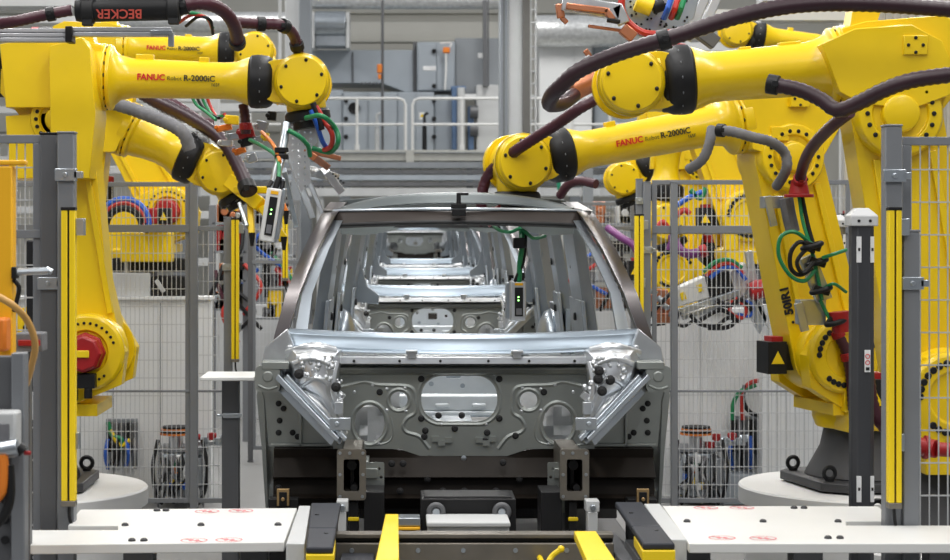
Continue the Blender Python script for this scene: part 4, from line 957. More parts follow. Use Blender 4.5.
tray(620,960,22,18,'overhead cable tray at upper right above the big yellow arm'); tray(760,960,3,16,'overhead cable tray at the top right corner')
tray(660,960,52,23,'lower overhead tray behind the distant robot at top right'); tray(-20,170,8,18,'overhead cable tray at the top left corner'); tray(90,300,112,24,'cable tray behind the left robot forearms')
T=Thing('corrugated_panel','beige corrugated wall panel at the upper right edge','wall panel',(pxw(915,15),15,0)); mb=MB(); d=15.
bx(mb,846,-20,985,300,d,.05)
for k in range(18): bx(mb,848+k*7.6,-20,851+k*7.6,300,d-.03,.03)
T.part('sheet',mb,mat('panel_beige',(.52,.49,.42),.5)); mb=MB(); bx(mb,920,-20,924,300,d-.06,.04); T.part('rail',mb,GRYL)
# ---------------------------------------------------------------- hoses and cables
def hose(name,pts,r,m,label,cat='hose',group='plum corrugated hoses',clamps=(),ribs=True,cm=BLK,n=10):
    """pts: (px,py,depth); r in metres. ribbed hose with clamps as parts"""
    w=[P(*p) for p in pts]; c=w[0]
    T=Thing(name,label,cat,c,0,group)
    sp=spline(w,10); L=[0]
    for i in range(1,len(sp)): L.append(L[-1]+(sp[i]-sp[i-1]).length)
    if ribs:
        st=max(.012,r*.45); k=int(L[-1]/st); q=[]; j=0
        for i in range(k+1):
            t=L[-1]*i/k
            while j<len(L)-2 and L[j+1]<t: j+=1
            f=(t-L[j])/max(1e-9,L[j+1]-L[j]); q.append(sp[j].lerp(sp[j+1],f))
        idx=[0]
        mb=MB(); mb.tube(q,lambda t:r*(1.0 if int(round(t*k))%2 else .90),n,0)
    else:
        mb=MB(); mb.tube(w,r,n,10)
    T.part('hose',mb,m,sharp=60)
    for t in clamps:
        i=min(len(sp)-2,int(t*(len(sp)-1))); d=(sp[i+1]-sp[i]).normalized()
        mb=MB(); mb.cyl(sp[i]-d*r*.7,sp[i]+d*r*.7,r*1.25,n=14); mb.box(sp[i]+Vector((0,-r*1.2,0)),(r*.8,r*.5,r*.8)); T.part('clamp',mb,cm,.003)
    return T
def cable(pts,r,m,label,group='thin cables',name='cable'):
    w=[P(*p) for p in pts]; mb=MB(); mb.tube(w,r,7,7); return single(name,mb,m,label,'cable',w[0],group,sharp=60)
hose('dress_hose',[(-20,26,8.6),(12,22,8.5),(45,15,8.5),(72,10,8.5)],.027,PLUM,'plum hose from the left edge to the black cylinder at top left',clamps=(.75,))
hose('dress_hose',[(178,7,8.5),(202,3,8.5),(222,10,8.6),(234,25,8.7),(238,46,8.9)],.032,PLUM,'thick plum hose curving down from the black cylinder to the left robot forearm',clamps=(.05,.95))
hose('dress_hose',[(233,22,9.2),(261,24,9.3),(281,25,9.3),(293,34,9.4),(299,54,9.5)],.029,PLUM,'plum hose running over the left robot wrist from above',clamps=(.25,.55,.9))
hose('dress_hose',[(243,104,9.7),(245,116,9.7),(246,134,9.7)],.026,PLUM,'short vertical plum hose below the left robot forearm, above a red clamp',clamps=(.8,),cm=REDM)
hose('dress_hose',[(108,70,11.9),(150,98,11.7),(190,118,11.5),(222,140,11.3),(240,170,11.2),(249,192,11.1)],.044,PLUM2,'thick dark hose sloping along the forearm behind the large left robot',clamps=(.97,))
hose('dress_hose',[(140,92,12.3),(172,104,12.2),(200,122,12.1),(214,124,12.1)],.040,PLUM,'plum hose behind the large left robot forearm')
hose('dress_hose',[(102,100,11.3),(140,112,11.2),(180,130,11.0),(190,150,11.0)],.042,SLV,'grey padded hose between the two left forearms')
hose('dress_hose',[(482,192,9.35),(486,180,9.35),(494,168,9.3),(514,152,9.1),(535,138,9.0),(560,122,8.9),(582,107,8.8),(612,92,8.9),(650,84,9.0)],.029,PLUM,'plum hose rising from the wrist over the car roof toward the upper right',clamps=(.30,))
hose('dress_hose',[(484,226,9.35),(482,210,9.35),(481,200,9.35),(484,186,9.35)],.028,PLUM,'short plum hose reaching through the car roof above the red fitting',clamps=(),cm=REDM)
hose('dress_hose',[(574,95,8.25),(562,103,8.05),(550,104,7.85),(552,95,7.72),(562,85,7.65),(580,70,7.6),(620,53,7.55),(676,36,7.5),(740,16,7.5),(800,5,7.5),(870,4,7.5),(960,10,7.5)],.034,PLUM2,'thick dark hose arching across the top over the big right arm',clamps=(.62,))
hose('dress_hose',[(770,84,7.75),(800,90,7.7),(822,100,7.65),(838,110,7.6),(860,102,7.55),(884,90,7.5),(914,80,7.45),(965,73,7.4)],.033,PLUM2,'thick plum hose sagging in front of the big right elbow',clamps=(.02,))
hose('dress_hose',[(850,112,7.7),(832,126,7.9),(814,145,8.4),(804,163,8.9),(799,184,9.1)],.027,PLUM,'plum hose dropping from the big right arm to a red fitting',clamps=(.97,),cm=REDM)
hose('dress_hose',[(838,334,9.3),(846,352,9.3),(851,380,9.3),(853,410,9.3)],.027,PLUM,'plum hose hanging beside the black mirror column',clamps=(.02,.4),cm=REDM)
hose('dress_hose',[(866,352,7.6),(869,385,7.6),(875,412,7.6),(890,432,7.6),(920,448,7.5)],.028,PLUM,'plum hose bending below the nearest right robot',clamps=(.95,),cm=REDM)
hose('cable_sleeve',[(718,130,9.05),(734,132,9.0),(752,137,9.0),(771,142,9.05),(784,152,9.1),(787,166,9.1),(782,178,9.15),(776,187,9.2)],.026,SLV,'crumpled grey cable sleeve on the lettered right robot elbow',group=None,clamps=(.03,),n=12)
hose('cable_sleeve',[(712,128,9.15),(709,145,9.1),(702,160,9.1),(688,170,9.15)],.026,SLV,'short grey sleeve hanging under the lettered right robot elbow',group=None,n=12)
hose('dress_hose',[(560,196,13.5),(568,185,13.4),(580,181,13.3),(596,184,13.2)],.035,PLUM,'plum hose arch right of the car roof',group='plum corrugated hoses')
hose('dress_hose',[(672,236,13.0),(680,250,12.9),(692,254,12.9),(706,250,12.9)],.035,PURP,'purple hose loop behind the right mesh fence',clamps=(.95,),cm=REDM)
hose('dress_hose',[(608,228,14),(622,238,13.8),(634,246,13.7),(640,260,13.7)],.03,PURP,'purple hose sloping behind the right windscreen pillar')
# ---------------------------------------------------------------- black cylinder and aluminium profile at top left
T=Thing('hose_retractor','black cylindrical hose holder at top left with upside-down red lettering','hose holder',P(125,22,8.5),0)
a=P(76,10,8.5); b=P(178,8,8.5); u=(b-a).normalized(); mb=MB(); mb.lathe(a,u,[(0,.05),(.02,.055),((b-a).length-.02,.055),((b-a).length,.05)],28); body=T.part('tube',mb,BLK,.003)
for t in (.06,.90):
    p=a.lerp(b,t); mb=MB(); mb.lathe(p,u,[(0,.058),(.005,.066),(.05,.066),(.055,.058)],24); mb.box(p+u*.028+Vector((0,-.03,.06)),(.05,.06,.03)); mb.box(p+u*.028+Vector((0,-.02,-.06)),(.045,.05,.03)); T.part('clamp',mb,RUB,.004)
mb=MB(); mb.text('BECKER',.058,MX(P(144,11,8.5)+Vector((0,-.0575,0)),(-1,0,0),(0,0,-1)),0,.001,.0); T.part('lettering',mb,mat('becker_red',(.42,.05,.03),.5),parent=body,label='red letters turned upside down')
T=Thing('aluminium_profile','long aluminium profile beam at upper left below the black cylinder','profile',P(60,38,8.7))
mb=MB(); d=8.7
for k in range(3): bx(mb,-30,28.5+k*4.6,66,32+k*4.6,d-.0+.0*k,.06)
bx(mb,-30,29,66,42,d+.008,.05); T.part('bar',mb,ALUP,.002)
mb=MB()
for k in range(2): bx(mb,72,27+k*5,171,31+k*5,d,.06)
bx(mb,72,27.5,171,36,d+.008,.05); T.part('bar',mb,ALUP,.002)
mb=MB(); bx(mb,65,26,72,42,d-.02,.1); T.part('connector',mb,BLK,.004)
mb=MB(); bx(mb,150,30,172,34,d-.03,.03); bx(mb,168,32,173,46,d-.02,.05); T.part('bracket',mb,GALV,.002)
# ---------------------------------------------------------------- sensor heads (white boxes with green leds)
def sensor(name,px,py0,py1,w,d,tilt,label,shell):
    c=P(px,(py0+py1)/2,d); h=(py1-py0)*d/F; w=w*d/F
    T=Thing(name,label,'sensor',c,0,'laser sensor heads'); M=Matrix.Rotation(R(tilt),3,'Y')
    def at(x,y,z): return c+M@Vector((x,y,z))
    mb=MB(); mb.box(at(0,.04,0),(w,.10,h),M); b=T.part('housing',mb,shell,.008)
    mb=MB(); mb.box(at(w*.05,-.012,-h*.02),(w*.52,.008,h*.72),M); f=T.part('window',mb,BLK,.002)
    for z in (.02,.10):
        mb=MB(); mb.lathe(at(w*.02,-.015,h*z),(0,-1,0),[(0,.0045),(.003,.003)],8); T.part('led',mb,LEDG,parent=f)
    mb=MB(); mb.box(at(w*.05,-.0165,-h*.26),(w*.34,.002,h*.16),M); T.part('label_plate',mb,SLV,parent=f)
    mb=MB(); mb.box(at(w*.05,-.012,h*.42),(w*.5,.004,h*.06),M); T.part('sticker',mb,ORG)
    return T,at,h,w,M
T,at,h,w,M=sensor('laser_sensor',270.5,188,242,15,8.75,9,'white sensor head with green lights hanging from the left robot',WHT)
mb=MB(); mb.box(at(w*.62,.06,h*.05),(.016,.09,h*.95),M); mb.prism([at(-w*.5,.09,h*.5),at(w*.7,.09,h*.5),at(w*.45,.09,h*.72),at(-w*.1,.09,h*.72)],M@Vector((0,.05,0))); T.part('bracket',mb,GALV,.003)
mb=MB(); mb.cyl(at(0,.04,h*.5),at(.01,.05,h*.72),.014); mb.cyl(at(.03,.04,h*.5),at(.03,.05,h*.66),.011); mb.cyl(at(-.03,.0,h*.5),at(-.02,.02,h*.62),.010); T.part('plug',mb,BLK)
T,at,h,w,M=sensor('laser_sensor',518,281,321,16,8.95,0,'silver sensor head with green lights hanging inside the nearest car',ALUP)
mb=MB(); mb.box(at(-w*.5,.10,h*.0),(.03,.10,h*.9),M); mb.bb(at(-.03,.03,h*.5),at(.04,.1,h*.56)); T.part('bracket',mb,GALV,.003)
mb=MB(); mb.cyl(at(-.03,.05,h*.5),at(-.03,.05,h*.64),.013); mb.cyl(at(.02,.04,h*.5),at(.02,.05,h*.68),.016); T.part('plug',mb,BLK)
# tool tube under left wrist
T=Thing('tool_tube','silver vertical tool tube below the left robot wrist, above the sensor','tool',P(285,126,9.2))
mb=MB(); mb.tube([P(286,124,9.35),P(284,140,9.3),P(281,156,9.2),P(276,176,9.05),P(274,190,8.9)],.024,14,5); T.part('tube',mb,GALV)
for a_,d in ((150,9.2),(157,9.18)):
    mb=MB(); p=P(281.5,a_,d); mb.cyl(p-Vector((0,0,.012)),p+Vector((0,0,.012)),.034); T.part('clamp',mb,BLK,.002)
def perforated(name,px,py,d,poly,label,m=ALUP,rot=0):
    o=P(px,py,d); k=d/F; pts=[(x*k,-y*k) for x,y in poly]; xs=[p[0] for p in pts]; ys=[p[1] for p in pts]
    hs=[]
    gx=min(xs)+.03
    while gx<max(xs)-.02:
        gy=min(ys)+.03
        while gy<max(ys)-.02:
            ins=False; j=len(pts)-1
            for i in range(len(pts)):
                if (pts[i][1]>gy)!=(pts[j][1]>gy) and gx<(pts[j][0]-pts[i][0])*(gy-pts[i][1])/(pts[j][1]-pts[i][1])+pts[i][0]: ins=not ins
                j=i
            if ins and min(math.hypot(gx-a,gy-b) for a,b in pts)>.02: hs.append(circ(gx,gy,.006,.006,8))
            gy+=.03
        gx+=.03
    mb=MB(); mb.plate(pts,hs,.012,FRONT(o)); return single(name,mb,m,label,'plate',o)
perforated('tool_plate',287,122,9.6,[(0,0),(28,2),(30,20),(22,30),(24,60),(14,70),(2,34)],'perforated white tool plate right of the silver tool tube')
T=Thing('valve_block','cluster of red, yellow and steel valves under the left robot forearm','valve block',P(246,150,9.8))
for (px,py,ww,hh,m,dz) in ((246,133,16,12,REDM,0),(246,142,12,9,BLK,0),(262,126,12,10,GALV,.1),(272,116,9,9,BLK,.1),(232,120,14,9,YEL2,.15),(224,128,16,6,ORC,.2),(258,140,10,7,GALV,.05),(236,136,18,7,GALV,.12),(226,143,14,6,ALU,.2),(266,137,6,8,YEL2,.0),(240,151,12,6,ORC,.2),(252,158,10,9,ALU,.15)):
    mb=MB(); p=P(px,py,9.8+dz); mb.box(p,(ww*.0051,.07,hh*.0051),Matrix.Rotation(R((px*7)%40-20),3,'Y')); mb.cyl(p-Vector((ww*.0022,.04,0)),p-Vector((ww*.0022,.06,0)),.012,n=10)
    T.part('valve',mb,m,.004)
T=Thing('gripper_frame','white steel gripper frame left of the car roof corner, behind the sensor','gripper',P(306,200,10.2))
for (a,b,ww,m) in (((288,150,10),(312,215,10.4),7,ALUP),((296,150,10.1),(322,212,10.5),5,ALUP),((300,168,10.1),(335,178,10.6),10,ALU),((325,170,10.3),(340,190,10.5),8,ALU),((284,170,10.2),(296,225,10.4),5,GALV),((306,150,10.),(338,158,10.2),5,COP),((312,156,10.),(326,166,10.2),7,COP)):
    mb=MB(); mb.beam(P(*a),P(*b),ww*.0053,.05,(0,1,0)); T.part('strut' if m is not COP else 'copper_clamp',mb,m,.004)
mb=MB()
for k in range(5): mb.cyl(P(333+k*2.6,174+k*2.2,10.24),P(333+k*2.6,174+k*2.2,10.27),.006,n=8)
T.part('hole_row',mb,BLK)
cable([(311,110,9.4),(317,125,9.4),(322,140,9.45),(326,147,9.5)],.013,BLU,'blue cable right of the left robot wrist')
cable([(313,103,9.4),(319,118,9.4),(322,130,9.4)],.016,BLK,'thick black cable hanging from the left robot wrist')
cable([(316,106,9.4),(325,122,9.4),(332,134,9.4),(331,146,9.45),(324,150,9.5)],.013,REDC,'red cable loop right of the left robot wrist')
cable([(306,118,9.4),(322,116,9.3),(335,128,9.4),(338,142,9.4),(330,152,9.5),(312,148,9.5)],.013,GRN,'green cable loop right of the left robot wrist')
cable([(288,130,9.3),(300,137,9.3),(308,146,9.35),(310,156,9.4)],.012,GRN,'green cable across the perforated white plate')
cable([(250,140,9.6),(262,146,9.4),(276,156,9.2),(279,172,9.0),(276,186,8.85)],.010,GRN,'green cable running down to the white sensor')
cable([(262,132,9.6),(274,146,9.3),(280,162,9.1)],.010,ORC,'orange cable beside the silver tool tube')
for k,(m,lb) in enumerate(((GRN,'green'),(REDC,'red'),(BLK,'black'))):
    cable([(170+k*8,20+k*3,8.9),(186+k*6,13+k*2,8.8),(204+k*3,16+k*2,8.8),(213,28+k*3,8.9)],.008,m,'%s thin cable arching behind the thick plum hose at top left'%lb)
for k,(m,lb) in enumerate(((GRN,'green'),(BLK,'black'),(GRN,'dark green'),(REDC,'red'))):
    cable([(190+k*5,92,10.6),(196+k*5,104+k,10.6),(206+k*4,112+k*2,10.5),(216+k*3,120-k*2,10.4)],.009,m,'%s loose cable under the left robot forearm'%lb)
cable([(488,212,9.3),(496,228,9.1),(510,232,9.0),(521,229,8.95),(533,238,9.0),(545,236,9.2)],.009,GRN,'green cable crossing under the windscreen header')
T=Thing('cable_bundle','green and black cable bundle hanging from the header down to the silver sensor','cable bundle',P(521,230,8.95))
mb=MB(); mb.tube([P(521,222,9.0),P(522,245,8.95),P(520,262,8.95),P(519,282,8.95)],.013,8,5); T.part('cable',mb,GRN)
mb=MB(); mb.tube([P(525,222,9.0),P(525,245,8.97),P(522,264,8.95),P(515,282,8.95)],.010,8,5); T.part('cable',mb,BLK)
mb=MB(); p=P(519,243,8.93); mb.box(p,(.055,.05,.05)); T.part('clamp_block',mb,BLK,.004)
mb=MB(); p=P(491,216,9.3); mb.cyl(p-Vector((.03,0,.03)),p+Vector((.03,0,.02)),.034); mb.cyl(p+Vector((.03,0,.02)),p+Vector((.06,0,.04)),.026); single('hose_fitting',mb,REDM,'red hose fitting showing under the windscreen header','fitting')
# ---------------------------------------------------------------- right robot: dress pack on the lower arm
T=Thing('dress_pack','steel brackets, cable clamps and green and black loops on the right robot lower arm','dress pack',P(800,260,9.25))
def dp(name,mb,m,bv=.003): return T.part(name,mb,m,bv)
mb=MB(); bx(mb,765,196,784,208,9.25,.14); mb.beam(P(767,196,9.2),P(774,226,9.2),.035,.02,(0,1,0)); dp('bracket',mb,GALV)
mb=MB(); mb.tube([P(786,198,9.2),P(789,215,9.2),P(793,232,9.2)],.035,10,4); dp('sleeve',mb,SLV)
mb=MB(); mb.beam(P(806,256,9.1),P(824,300,9.1),.075,.06,(0,1,0)); dp('channel',mb,GALV)
mb=MB(); bx(mb,800,300,826,325,9.1,.12); dp('bracket',mb,GALV)
mb=MB(); mb.beam(P(798,303,9.08),P(805,331,9.08),.04,.02,(0,1,0)); dp('bracket',mb,GALV)
for a,b,c in ((812,246,9.0),(817,262,9.05),(821,290,9.05),(836,322,9.05)):
    mb=MB(); p=P(a,b,c); mb.torus(p,(-.3,0,1),.045,.014,18,8); mb.box(p,(.08,.05,.03),Matrix.Rotation(R(20),3,'Y')); dp('clamp',mb,BLK)
mb=MB(); p=P(839,322,9.05); mb.cyl(p+Vector((.0,0,.05)),p+Vector((.01,0,-.05)),.05,.038); dp('hose_fitting',mb,REDM)
mb=MB(); p=P(799,190,9.1); mb.cyl(p+Vector((0,0,.05)),p-Vector((0,0,.02)),.036,.05); mb.cyl(p-Vector((0,0,.02)),p-Vector((0,0,.035)),.07); dp('hose_fitting',mb,REDM)
for pts,m,r in (([(799,196,9.1),(803,222,9.08),(810,245,9.05),(816,268,9.05),(822,300,9.05)],GRN,.009),([(802,196,9.1),(808,225,9.08),(814,246,9.05)],BLK,.010),([(812,244,9.0),(795,232,8.98),(781,237,8.98),(779,256,8.98),(790,275,8.98),(804,281,9.),(815,270,9.02)],GRN,.010),([(812,247,9.),(800,242,8.98),(791,252,8.98),(791,268,8.98),(800,275,8.99),(812,268,9.)],BLK,.011),([(814,252,9.),(806,250,8.98),(797,262,8.98),(803,273,8.98),(814,262,9.)],BLK,.010),([(822,258,9.),(834,254,9.),(846,250,9.1)],GRN,.009),([(820,300,9.05),(828,316,9.05),(836,330,9.05)],GRN,.009),([(824,288,9.05),(834,284,9.),(846,292,9.1)],GRN,.008)):
    mb=MB(); mb.tube([P(*p) for p in pts],r,7,6); dp('cable',mb,m,0)
# ---------------------------------------------------------------- welding gun on the big right arm (upper middle)
T=Thing('welding_gun','pale welding gun with copper arms at the top centre right, held by the big arm','welding gun',P(600,60,8.2))
def seg(nm,m,*a,bv=.005): 
    mb=MB()
    for p,q,ww,hh in a: mb.beam(P(*p),P(*q),ww,hh,(0,1,0))
    return T.part(nm,mb,m,bv)
seg('upper_arm',ALU,((562,3,8.4),(620,12,8.4),.07,.06),((616,6,8.4),(624,24,8.4),.05,.06))
seg('bus_bar',COP,((566,6,8.35),(608,11,8.35),.028,.03),((605,9,8.35),(613,20,8.35),.028,.03))
seg('electrode_arm',COP,((559,4,8.4),(561,18,8.4),.035,.035),((561,17,8.4),(567,23,8.4),.022,.022))
seg('electrode_arm',COP,((588,26,8.4),(624,31,8.4),.014,.02),((622,28,8.4),(634,38,8.4),.05,.05))
seg('mount_block',BLK,((607,20,8.35),(620,22,8.35),.018,.04))
seg('lower_arm',ALU,((586,56,8.5),(592,66,8.5),.03,.03),((580,78,8.5),(596,70,8.5),.03,.05))
seg('electrode_arm',COP,((585,50,8.5),(590,57,8.5),.025,.025),((589,56,8.5),(593,60,8.5),.015,.02))
mb=MB(); mb.lathe(P(598,78,8.3),P(566,92,8.3)-P(598,78,8.3),[(0,.06),(.05,.05),(.12,.055),(.14,.03)],18); T.part('electrode_tip',mb,COP,.003)
mb=MB(); p=P(645,24,8.7); 
mb.prism([P(x,y,8.7) for x,y in ((624,-6),(700,-6),(694,18),(672,36),(640,36),(628,18))],(0,.06,0)); rnd=random.Random(5)
for k in range(60):
    x=630+rnd.random()*58; y=rnd.random()*32; mb.cyl(P(x,y,8.69),P(x,y,8.705),.006,n=7,m=1)
T.part('perforated_plate',mb,[GALV,BLK],.004)
mb=MB(); mb.cyl(P(636,2,8.6),P(652,8,8.6),.04); mb.cyl(P(652,8,8.6),P(664,4,8.6),.03,m=1); T.part('actuator',mb,[YEL2,BLK],.004)
for x in (690,700,712): seg('rod',ALUP,((x+8,-10,8.9),(x-14,40,8.9),.045,.045))
mb=MB(); mb.tube([P(622,-4,8.4),P(622,10,8.4),P(630,24,8.4),P(650,34,8.4),P(690,30,8.4)],.016,8,6); T.part('hose',mb,REDC)
for k,(m,x) in enumerate(((BLU,666),(REDC,673),(GRN,679))):
    mb=MB(); mb.tube([P(x+6,-5,8.5),P(x+2,8,8.45),P(x-2,18,8.5)],.014,8,5); T.part('cable',mb,m)
seg('mount_block',PGD,((700,32,8.6),(716,44,8.6),.06,.08)); seg('wing',ALU,((600,96,8.6),(666,104,8.5),.03,.1))
# ---------------------------------------------------------------- welding gun behind the right fence
T=Thing('welding_gun','white and black welding gun behind the right mesh fence above the partition','welding gun',P(720,316,12.75),0)
D=12.66; rot=Matrix.Rotation(R(-17),3,'Y')
def gp(px,py,dd=0): return P(px,py,D+dd)
mb=MB(); mb.prism([gp(676,289),gp(705,276),gp(710,298),gp(678,307)],(0,.2,0)); t=T.part('transformer',mb,WHT,.01)
for px,py in ((683,296),(700,288)):
    mb=MB(); mb.box(gp(px,py,-.006),(.035,.012,.05),rot); T.part('warning_label',mb,YEL2,parent=t)
mb=MB(); mb.prism([gp(706,275),gp(730,270),gp(736,290),gp(710,297)],(0,.2,0)); T.part('housing',mb,BLK,.01)
mb=MB(); mb.beam(gp(678,312,.02),gp(740,292,.02),.04,.05,(0,1,0)); mb.beam(gp(682,318,.05),gp(752,296,.05),.03,.05,(0,1,0)); T.part('gun_arm',mb,GALV,.004)
mb=MB(); mb.prism([gp(728,272),gp(745,262),gp(752,285),gp(740,300),(gp(732,290))],(0,.15,0)); T.part('bracket',mb,ALUP,.006)
mb=MB(); mb.prism([gp(746,252),gp(752,250),gp(762,300),gp(770,330),gp(762,318),gp(750,290)],(0,.06,0)); T.part('electrode_arm',mb,ALU,.004)
mb=MB(); mb.prism([gp(744,300),gp(756,296),gp(768,318),gp(760,334),gp(752,318)],(0,.08,0)); T.part('electrode_arm',mb,GALV,.004)
mb=MB(); mb.cyl(gp(750,292,-.1),gp(770,286,-.1),.06); mb.cyl(gp(758,280,-.05),gp(760,298,-.05),.04); T.part('actuator',mb,REDM,.005)
for pts,m,r in (([(703,272),(715,262),(730,260),(742,268)],GRN,.014),([(706,276),(718,266),(732,264),(744,274)],REDC,.013),([(710,278),(722,269),(735,268),(746,280)],BLU,.014),([(690,315),(700,324),(716,326),(728,318),(740,322)],BLK,.014),([(680,312),(676,322),(684,326),(694,320)],BLK,.012),([(735,298),(746,308),(742,318),(730,312),(732,300)],REDC,.013),([(738,300),(752,304),(750,316),(738,314)],BLU,.010),([(700,320),(720,310),(735,318),(728,327),(708,328)],BLK,.016),([(716,300),(728,306),(740,300),(752,310)],BLK,.018)):
    mb=MB(); mb.tube([gp(x,y,-.08) for x,y in pts],r,7,6); T.part('cable',mb,m)
T=Thing('copper_gun','copper coloured welding clamp between the light bar and the welding gun on the right','welding clamp',P(662,322,12.8))
rnd=random.Random(11)
for (px,py,ww,hh) in ((660,296,14,14),(668,306,12,16),(655,310,12,10),(662,318,18,10),(650,300,6,12)):
    mb=MB(); mb.box(P(px,py,12.8+rnd.random()*.1),(ww*.0067,.12,hh*.0067),Matrix.Rotation(R(rnd.uniform(-25,25)),3,'Y')); T.part('block',mb,COP,.006)
for k in range(4):
    mb=MB(); mb.cyl(P(652+k*6,290+k*8,12.7),P(656+k*6,294+k*7,12.68),.02); T.part('bolt',mb,GALV)
mb=MB(); mb.tube([P(645,322,12.7),P(655,310,12.65),P(664,300,12.65),P(672,292,12.7)],.014,7,5); T.part('cable',mb,BLK)
cable([(640,322,12.8),(652,325,12.75),(666,324,12.75)],.008,BLK,'thin black cable below the copper clamp')
for k,(m,lb,pts) in enumerate(((BLU,'blue','(676,206),(688,198),(702,192)'),(GRN,'green','(690,190),(700,198),(706,188)'),(REDC,'red','(676,216),(684,210),(690,214)'),(PURP,'purple','(668,250),(676,232),(688,228)'),(REDC,'red','(655,232),(662,222),(668,228)'))):
    cable([(x,y,13.1) for x,y in eval('['+pts+']')],.02,m,'%s cable behind the right fence, %s'%(lb,('highest at the top rail','beside the motor','just left of the black motor','lowest in a loop','left of the purple hose')[k]))
# ---------------------------------------------------------------- valve carts and wall modules at the rear
def valve_cart(px,d,label,s=1):
    T=Thing('valve_cart',label,'cart',P(px,505,d)*1+Vector((0,0,-P(px,505,d).z)),0,'valve carts behind the fence')
    X=lambda x: px+s*(x-180)
    mb=MB(); 
    for x in (158,203):
        for dd in (0,.35): mb.bb((pxw(X(x)-1,d),d+dd,0),(pxw(X(x)+1,d),d+dd+.02,P(0,452,d).z))
    z=P(0,452,d).z; xa,xb=sorted((pxw(X(157),d),pxw(X(204),d))); mb.bb((xa,d,z),(xb,d+.37,z+.02)); mb.bb((xa,d,.12),(xb,d+.37,.14)); T.part('frame',mb,PGR,.003)
    mb=MB(); xa,xb=sorted((pxw(X(163),d),pxw(X(190),d))); mb.bb((xa,d-.02,P(0,496,d).z),(xb,d+.3,P(0,454,d).z)); T.part('control_box',mb,GRYC,.006)
    mb=MB(); xa,xb=sorted((pxw(X(192),d),pxw(X(202),d))); mb.bb((xa,d-.02,P(0,486,d).z),(xb,d+.2,P(0,458,d).z)); T.part('terminal_box',mb,GRYD,.006)
    for k in range(4):
        mb=MB(); p=P(X(176),434.5-k*2.2,d+.1); mb.cyl(p,p+Vector((0,0,.012)),.11-.004*k,n=20); T.part('disc',mb,ORC if k in (0,2) else BLK,.001)
    mb=MB(); p=P(X(176),444,d+.1); mb.cyl(p-Vector((0,0,.06)),p+Vector((0,0,.05)),.05); T.part('stem',mb,ALU)
    for k,(x,y) in enumerate(((196,437),(205,440),(212,436),(218,441),(190,445),(224,438))):
        mb=MB(); p=P(X(x),y,d+.05); mb.cyl(p-Vector((.03,0,0)),p+Vector((.03,0,.0)),.022,n=10); mb.box(p+Vector((0,-.02,.0)),(.035,.03,.05)); T.part('coupling',mb,REDM if k%2==0 else GALV,.003)
    mb=MB(); xa,xb=sorted((pxw(X(184),d),pxw(X(228),d))); mb.bb((xa,d+.08,P(0,447,d).z),(xb,d+.12,P(0,443,d).z)); T.part('arm',mb,ALUP,.003)
    for x,y,m in ((176,470,ORC),(173,481,YEL2),(182,486,YEL2),(176,464,GRN)):
        mb=MB(); mb.ball(P(X(x),y,d-.05),.022,10,(1,.6,1.3)); T.part('button',mb,m)
    rnd=random.Random(px)
    for k in range(9):
        x=160+rnd.random()*40; mb=MB(); mb.tube([P(X(x),452+rnd.random()*8,d-.06),P(X(x+rnd.uniform(-8,8)),470+rnd.random()*8,d-.12),P(X(x+rnd.uniform(-8,8)),488,d-.1),P(X(x+rnd.uniform(-10,10)),503,d-.06)],.008,6,5); T.part('cable',mb,[BLK,SLV,BLK,GRYL,BLK,SLV][k%6])
    for k in range(16):
        mb=MB(); p=P(X(165+(k%4)*6.5),459+(k//4)*9,d-.045); mb.box(p,(.026+.012*rnd.random(),.05,.03+.02*rnd.random())); T.part('module',mb,rnd.choice([TXW,GRYL,BLK,PGD,GALV,BLU,BLK,SLV]),.003)
    for sgn in (-1,1):
        mb=MB(); mb.tube([P(X(180+sgn*22),440,d),P(X(180+sgn*27),465,d-.05),P(X(180+sgn*25),490,d-.05),P(X(180+sgn*18),504,d)],.013,6,5); T.part('cable',mb,BLK)
valve_cart(180,12.95,'grey valve cart with orange discs and cables behind the left fence')
valve_cart(700,12.95,'grey valve cart with orange discs and cables behind the right fence',1)
def wall_module(px0,py0,px1,py1,d,label,reds):
    T=Thing('valve_manifold',label,'valve manifold',P((px0+px1)/2,py1,d),0,None)
    mb=MB(); bx(mb,px0,py0,px1,py1,d,.04); T.part('back_plate',mb,GRYD,.003)
    n=5; w=(px1-px0)/n; rnd=random.Random(px0)
    for k in range(n):
        mb=MB(); bx(mb,px0+k*w+.6,py0+4,px0+(k+1)*w-.6,py0+(py1-py0)*(.55+.2*rnd.random()),d-.08,.08); T.part('valve',mb,[BLK,SLV,PGD,BLK,PGD][k],.004)
    for k in range(4):
        x=px0+2+k*(px1-px0-4)/3; mb=MB(); mb.tube([P(x,py0+20,d-.1),P(x+rnd.uniform(-3,3),py0+36,d-.12),P(x,py1+rnd.uniform(-3,3),d-.06)],.014,6,5); T.part('tube',mb,[BLU,BLK,BLU,SLV][k])
    for pts,m in reds:
        mb=MB(); mb.tube([P(x,y,d-.1) for x,y in pts],.016,7,6); T.part('tube',mb,m)
wall_module(731,416,761,468,13.26,'black valve modules with blue tubes on the right partition',(([(764,380),(750,383),(743,393),(742,405),(743,420)],REDC),([(756,385),(740,392),(733,405),(732,420)],GRN),([(745,385),(743,400),(750,412),(762,416)],BLK)))
wall_module(106,419,137,467,13.26,'grey valve panel with tangled tubes on the left partition',(([(108,422),(112,435),(122,440),(118,455)],GRN),([(110,430),(120,445),(130,440)],YEL2),([(107,440),(115,450),(112,465)],BLK)))
